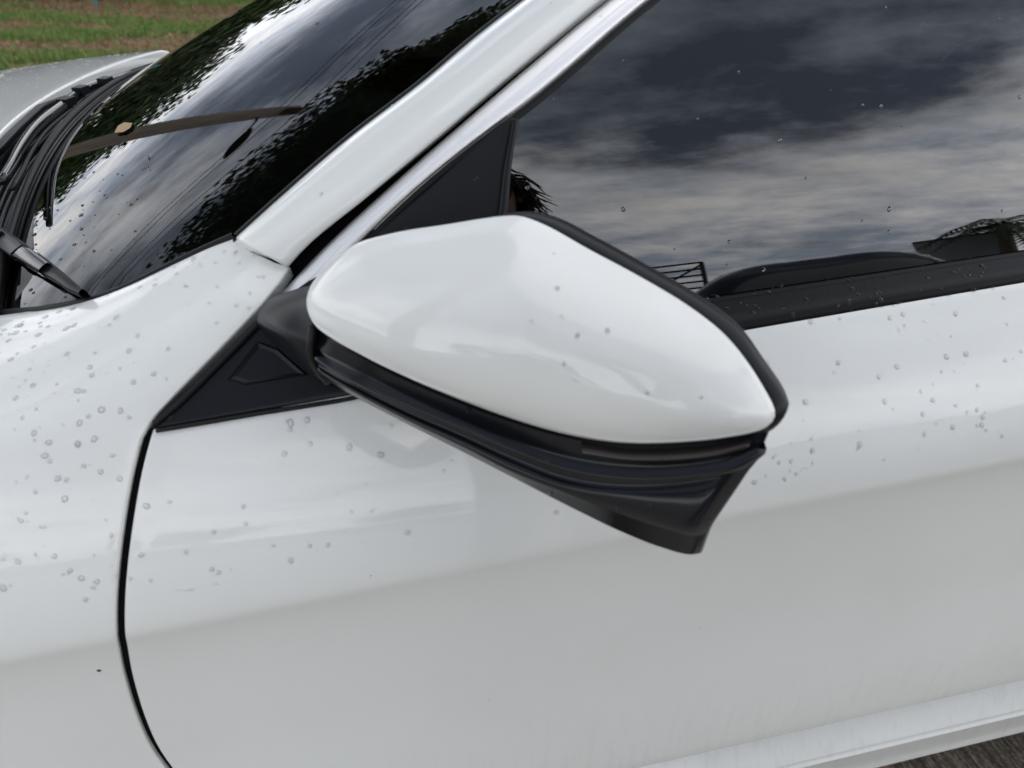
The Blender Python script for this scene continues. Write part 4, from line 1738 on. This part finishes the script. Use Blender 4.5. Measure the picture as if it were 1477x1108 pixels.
# cargo trailer with a tall tubular rack
M['blacksteel'] = mat('black_painted_steel', (.012, .012, .013), .5)
tr = empty('rack_trailer', (4.15, -9.2, 0), R(-62))
tag(tr, 'open trailer with tall black tubular rack behind the parked cars', 'trailer')
MB().box((0, 0, .72), (2.6, 1.5, .10)).build('deck', M['blacksteel'], tr, False)
for sx in (-1.25, 0, 1.25):
    for sy in (-.70, .70):
        MB().tube([(sx, sy, .76), (sx, sy, 2.55)], .03, 8).build('post', M['blacksteel'], tr)
for z in (1.25, 1.55, 1.80, 1.95, 2.10, 2.25, 2.40, 2.55):
    for sy in (-.70, .70):
        MB().tube([(-1.25, sy, z), (1.25, sy, z)], .022, 8).build('rail', M['blacksteel'], tr)
    MB().tube([(-1.25, -.7, z), (-1.25, .7, z)], .022, 8).build('rail', M['blacksteel'], tr)
for a_, b_ in (((-1.25, -.7, 2.5), (-1.25, .7, 1.3)), ((-1.25, .7, 2.5), (-1.25, -.7, 1.3)), ((1.25, -.7, 2.5), (1.25, .7, 1.3))):
    MB().tube([a_, b_], .02, 8).build('brace', M['blacksteel'], tr)
for sg in (-1, 1):
    wheel(0, sg * .86, sg, tr)
MB().tube([(1.3, 0, .68), (2.3, 0, .5), (2.3, 0, .0)], .04, 8).build('drawbar', M['blacksteel'], tr)

# low building with windows, palm beside it
M['wallpaint'] = mat('grey_green_render', (.24, .27, .27), .8)
M['winpane'] = mat('building_window_pane', (.03, .035, .04), .1)
bd_ = empty('flat_roofed_building', (15.1, -15.1, 0), R(-47))
tag(bd_, 'grey flat roofed building beyond the parked cars reflected at right of window', 'building')
MB().box((0, 0, 2.1), (4.0, 1.9, 4.2)).build('wall', M['wallpaint'], bd_, False)
MB().box((0, 0, 4.24), (4.06, 1.96, .08)).build('roof', M['carpaint_grey'], bd_, False)
for k in (-.42, .42):
    wf = MB().box((-2.01, k, 2.6), (.06, .62, 1.1)).build('window', M['wallpaint'], bd_, False)
    MB().box((-2.045, k, 2.6), (.03, .50, .96)).build('pane', M['winpane'], wf, False)
MB().box((-2.02, -.42, .95), (.06, .7, 1.9)).build('door', M['winpane'], bd_, False)


def palm(base, h, label):
    root = empty('palm_tree', base)
    tag(root, label, 'palm tree', 'palms by the building')
    pts = [(0, 0, -.1), (.05, .05, h * .35), (.18, .1, h * .7), (.25, .12, h)]
    MB().tube(pts, [.20, .15, .13, .11], 10).build('trunk', M['bark'], root)
    for k in range(15):
        a = 2 * math.pi * k / 15 + random.uniform(-.15, .15)
        el_ = random.uniform(-.1, 1.0)
        c0_ = Vector((.25, .12, h))
        L = random.uniform(1.5, 2.0)
        spine = []
        for s in np.linspace(0, 1, 9):
            out_ = L * s
            spine.append(c0_ + Vector((math.cos(a) * out_ * math.cos(el_ * (1 - s * .5)), math.sin(a) * out_ * math.cos(el_ * (1 - s * .5)), out_ * math.sin(el_) * (1 - .7 * s) - .9 * s * s)))
        mb_ = MB()
        mb_.tube(spine, [.02] * 8 + [.006], 4)
        side_ = Vector((-math.sin(a), math.cos(a), 0))
        for i in range(1, 9):
            for sg in (-1, 1):
                for jj in (0, .5):
                    p = spine[i - 1].lerp(spine[i], jj + .2)
                    ln = .42 * math.sin(math.pi * (i + jj) / 10 + .25)
                    tip = p + side_ * sg * ln + Vector((0, 0, -.20 * ln)) + (spine[i] - spine[i - 1]) * .6
                    w_ = (spine[i] - spine[i - 1]) * .22
                    mb_.add([p - w_, p + w_, tip], [(0, 1, 2)])
        mb_.build('frond', M['leafC'], root, False)
    return root


palm((13.4, -12.6, 0), 4.3, 'taller palm beside the flat roofed building')
palm((14.9, -10.8, 0), 3.6, 'shorter palm right of the flat roofed building in the reflection')
# low trees closing the horizon behind the photographer
far = [(-26, -24), (-17, -30), (-8, -33), (1, -36), (9.5, -35), (28, -20), (33, -9), (30, 3)]
fw = ['far low tree ahead of the car on the open side', 'far low tree second from the front on the open side', 'far low tree third from the front on the open side', 'far low tree opposite the mirror behind the photographer',
      'far low tree beyond the rack trailer', 'far low tree past the palms', 'far low tree behind the rear of the car', 'far low tree straight behind the car tail']
for (x, y), wd in zip(far, fw):
    tree('roadside_tree', (x, y, -.03), random.uniform(3.2, 4.4), 1.1, random.uniform(2.6, 3.4), wd, nleaf=2400, leaf=.22, lm=random.choice(['leafA', 'leafC']), clumps=8, group='low trees around the open ground')

# ------------------------------------------------------------------ the photographer and the phone
M['phone'] = mat('dark_phone_shell', (.02, .02, .024), .2)
fv, rv, uv_ = Vector(_f), Vector(CR), Vector(CU)
pc = Vector(CAM) - fv * .016 + rv * .055 - uv_ * .018
rotp = Matrix((rv, uv_, -fv)).transposed()
ph = MB().box(pc, (.158, .074, .008), rotp).build('phone', M['phone'], None, False)
bv = ph.modifiers.new('bevel', 'BEVEL')
bv.width, bv.segments = .0035, 3
tag(ph, 'dark phone held out in both hands beside the car', 'phone')

M['person'] = mat('clothes_and_skin', (.05, .06, .09), .85)
t, n, l, b = nt(M['person'])
tcn = n.new('ShaderNodeTexCoord')
at = n.new('ShaderNodeAttribute')
at.attribute_name = 'zone'
rp = ramp_node(M['person'], at.outputs['Fac'], [(0.0, (.045, .055, .085)), (.30, (.045, .055, .085)), (.34, (.06, .06, .065)), (.66, (.06, .06, .065)), (.70, (.42, .26, .19))])
l.new(rp, b.inputs['Base Color'])

PX, PY = .52, -1.80
lh = pc - rv * .082 - fv * .012
rh = pc + rv * .082 - fv * .012
J = {
    'pelvis': ((PX, PY - .02, .90), .135), 'waist': ((PX, PY - .01, 1.05), .120), 'chest': ((PX, PY, 1.24), .140), 'neckb': ((PX, PY + .01, 1.38), .070), 'neck': ((PX, PY + .015, 1.43), .052),
    'skull': ((PX - .02, PY + .04, 1.51), .085), 'crown': ((PX - .02, PY + .02, 1.60), .075),
    'lsh': ((PX - .17, PY + .02, 1.34), .062), 'lel': ((PX - .29, PY + .14, 1.13), .043), 'lwr': (tuple(lh - fv * .055 - uv_ * .03), .028), 'lpa': (tuple(lh - fv * .012 - uv_ * .01), .026),
    'rsh': ((PX + .17, PY + .02, 1.34), .062), 'rel': ((PX + .12, PY + .20, 1.12), .043), 'rwr': (tuple(rh - fv * .055 - uv_ * .03), .028), 'rpa': (tuple(rh - fv * .012 - uv_ * .01), .026),
    'lhip': ((PX - .10, PY - .02, .84), .095), 'lkn': ((PX - .11, PY + .01, .48), .062), 'lan': ((PX - .12, PY - .03, .09), .042), 'lto': ((PX - .14, PY + .12, .035), .036),
    'rhip': ((PX + .10, PY - .02, .84), .095), 'rkn': ((PX + .11, PY + .01, .48), .062), 'ran': ((PX + .12, PY - .03, .09), .042), 'rto': ((PX + .14, PY + .12, .035), .036),
}
E_ = [('pelvis', 'waist'), ('waist', 'chest'), ('chest', 'neckb'), ('neckb', 'neck'), ('neck', 'skull'), ('skull', 'crown'), ('chest', 'lsh'), ('lsh', 'lel'), ('lel', 'lwr'), ('lwr', 'lpa'),
      ('chest', 'rsh'), ('rsh', 'rel'), ('rel', 'rwr'), ('rwr', 'rpa'), ('pelvis', 'lhip'), ('lhip', 'lkn'), ('lkn', 'lan'), ('lan', 'lto'), ('pelvis', 'rhip'), ('rhip', 'rkn'), ('rkn', 'ran'), ('ran', 'rto')]
for sd, hand, s in (('l', lh, -1), ('r', rh, 1)):
    for k in range(4):
        b0 = hand + rv * s * .006 + uv_ * (.030 - .020 * k) + fv * .004
        ln = (.030, .034, .032, .026)[k]
        J[f'{sd}f{k}a'] = (tuple(b0), .0095)
        J[f'{sd}f{k}b'] = (tuple(b0 + fv * .014 - rv * s * .006), .0085)
        J[f'{sd}f{k}c'] = (tuple(b0 + fv * .012 - rv * s * ln * .7), .0075)
        E_ += [(f'{sd}pa', f'{sd}f{k}a'), (f'{sd}f{k}a', f'{sd}f{k}b'), (f'{sd}f{k}b', f'{sd}f{k}c')]
    J[f'{sd}ta'] = (tuple(hand - uv_ * .020 - rv * s * .012 - fv * .016), .011)
    J[f'{sd}tb'] = (tuple(hand + uv_ * .004 - rv * s * .034 - fv * .010), .009)
    E_ += [(f'{sd}pa', f'{sd}ta'), (f'{sd}ta', f'{sd}tb')]
names = list(J)
me = bpy.data.meshes.new('person')
me.from_pydata([J[k][0] for k in names], [(names.index(a), names.index(b_)) for a, b_ in E_], [])
person = bpy.data.objects.new('person', me)
COL.objects.link(person)
sk = person.modifiers.new('skin', 'SKIN')
for i, k in enumerate(names):
    r_ = J[k][1]
    sv_ = me.skin_vertices[0].data[i]
    sv_.radius = (r_ * (1.25 if k in ('pelvis', 'waist', 'chest') else 1.0), r_)
    sv_.use_root = (k == 'pelvis')
sb = person.modifiers.new('sub', 'SUBSURF')
sb.levels = sb.render_levels = 2
dg = bpy.context.evaluated_depsgraph_get()
ev = person.evaluated_get(dg)
me2 = bpy.data.meshes.new_from_object(ev)
person.modifiers.clear()
person.data = me2
me2.materials.clear()
me2.materials.append(M['person'])
me2.polygons.foreach_set('use_smooth', [True] * len(me2.polygons))
zone = me2.attributes.new('zone', 'FLOAT', 'POINT')
hp = [lh, rh]
for i, v in enumerate(me2.vertices):
    c_ = v.co
    d_h = min((c_ - q).length for q in hp)
    if c_.z > 1.40 or d_h < .17:
        val = 1.0
    elif c_.z > .92:
        val = .5
    elif c_.z > .07:
        val = 0.0
    else:
        val = .5
    zone.data[i].value = val
tag(person, 'person in dark shirt and trousers holding a phone out towards the car', 'person')
# face: nose, eyes, mouth, ears
hc = Vector((PX - .02, PY + .045, 1.525))
M['skin'] = mat('skin', (.42, .26, .19), .6)
M['eye'] = mat('eye', (.03, .02, .015), .2)
mb = MB()
P = [[(hc.x + w_ * math.cos(a), hc.y + .075 + d_ * (.5 + .5 * math.sin(a)), hc.z + z) for a in np.linspace(0, 2 * math.pi, 9)] for z, w_, d_ in ((.02, .006, .010), (-.005, .010, .022), (-.020, .014, .028), (-.030, .006, .008))]
mb.grid(P).build('nose', M['skin'], person)
for sg in (-1, 1):
    MB().tube([(hc.x + sg * .030, hc.y + .070, hc.z + .018), (hc.x + sg * .030, hc.y + .082, hc.z + .018)], [.012, .007], 8).build('eye', M['eye'], person)
    MB().tube([(hc.x + sg * .083, hc.y - .005, hc.z + .025), (hc.x + sg * .090, hc.y - .012, hc.z + .0), (hc.x + sg * .083, hc.y - .002, hc.z - .025)], [.010, .014, .009], 8).build('ear', M['skin'], person)
MB().tube([(hc.x - .022, hc.y + .078, hc.z - .052), (hc.x, hc.y + .084, hc.z - .053), (hc.x + .022, hc.y + .078, hc.z - .052)], [.004, .006, .004], 6).build('mouth', mat('lips', (.30, .12, .10), .5), person)
M['hair'] = mat('black_hair', (.010, .008, .007), .45)
hb_ = MB()
for k in range(420):
    a = random.uniform(0, 2 * math.pi)
    e_ = random.uniform(-.15, 1.45)
    d = Vector((math.cos(a) * math.cos(e_), math.sin(a) * math.cos(e_), math.sin(e_)))
    if d.y > .45 and d.z < .55:
        continue
    r0_ = .092
    p0 = hc + Vector((d.x * r0_ * .95, d.y * r0_ * 1.05 - .01, d.z * r0_ * 1.15 + .015))
    out_ = Vector((d.x, d.y, 0)).normalized() if abs(d.z) < .99 else Vector((1, 0, 0))
    ln = random.uniform(.06, .16)
    wv_ = random.uniform(-.03, .03)
    pts = [p0 + (d * .010 * s * 2) + out_ * (.035 * s + wv_ * s * s) + Vector((random.uniform(-.012, .012), random.uniform(-.012, .012), -ln * s ** 1.4 + .012 * math.sin(3 * s))) for s in (0, .35, .7, 1.0)]
    hb_.tube(pts, [.006, .005, .0035, .001], 4)
P = [[(hc.x + .094 * math.cos(e_) * math.cos(a), hc.y - .012 + .104 * math.cos(e_) * math.sin(a), hc.z + .012 + .112 * math.sin(e_)) for a in np.linspace(0, 2 * math.pi, 25)] for e_ in np.linspace(.35, math.pi / 2, 9)]
hb_.grid(P)
P = [[(hc.x + .096 * math.cos(a), hc.y - .012 + .104 * math.sin(a), hc.z + z) for a in np.linspace(math.pi * .95, math.pi * 2.05, 17)] for z in (.06, .0, -.06, -.10)]
hb_.grid(P)
hb_.build('hair', M['hair'], person)
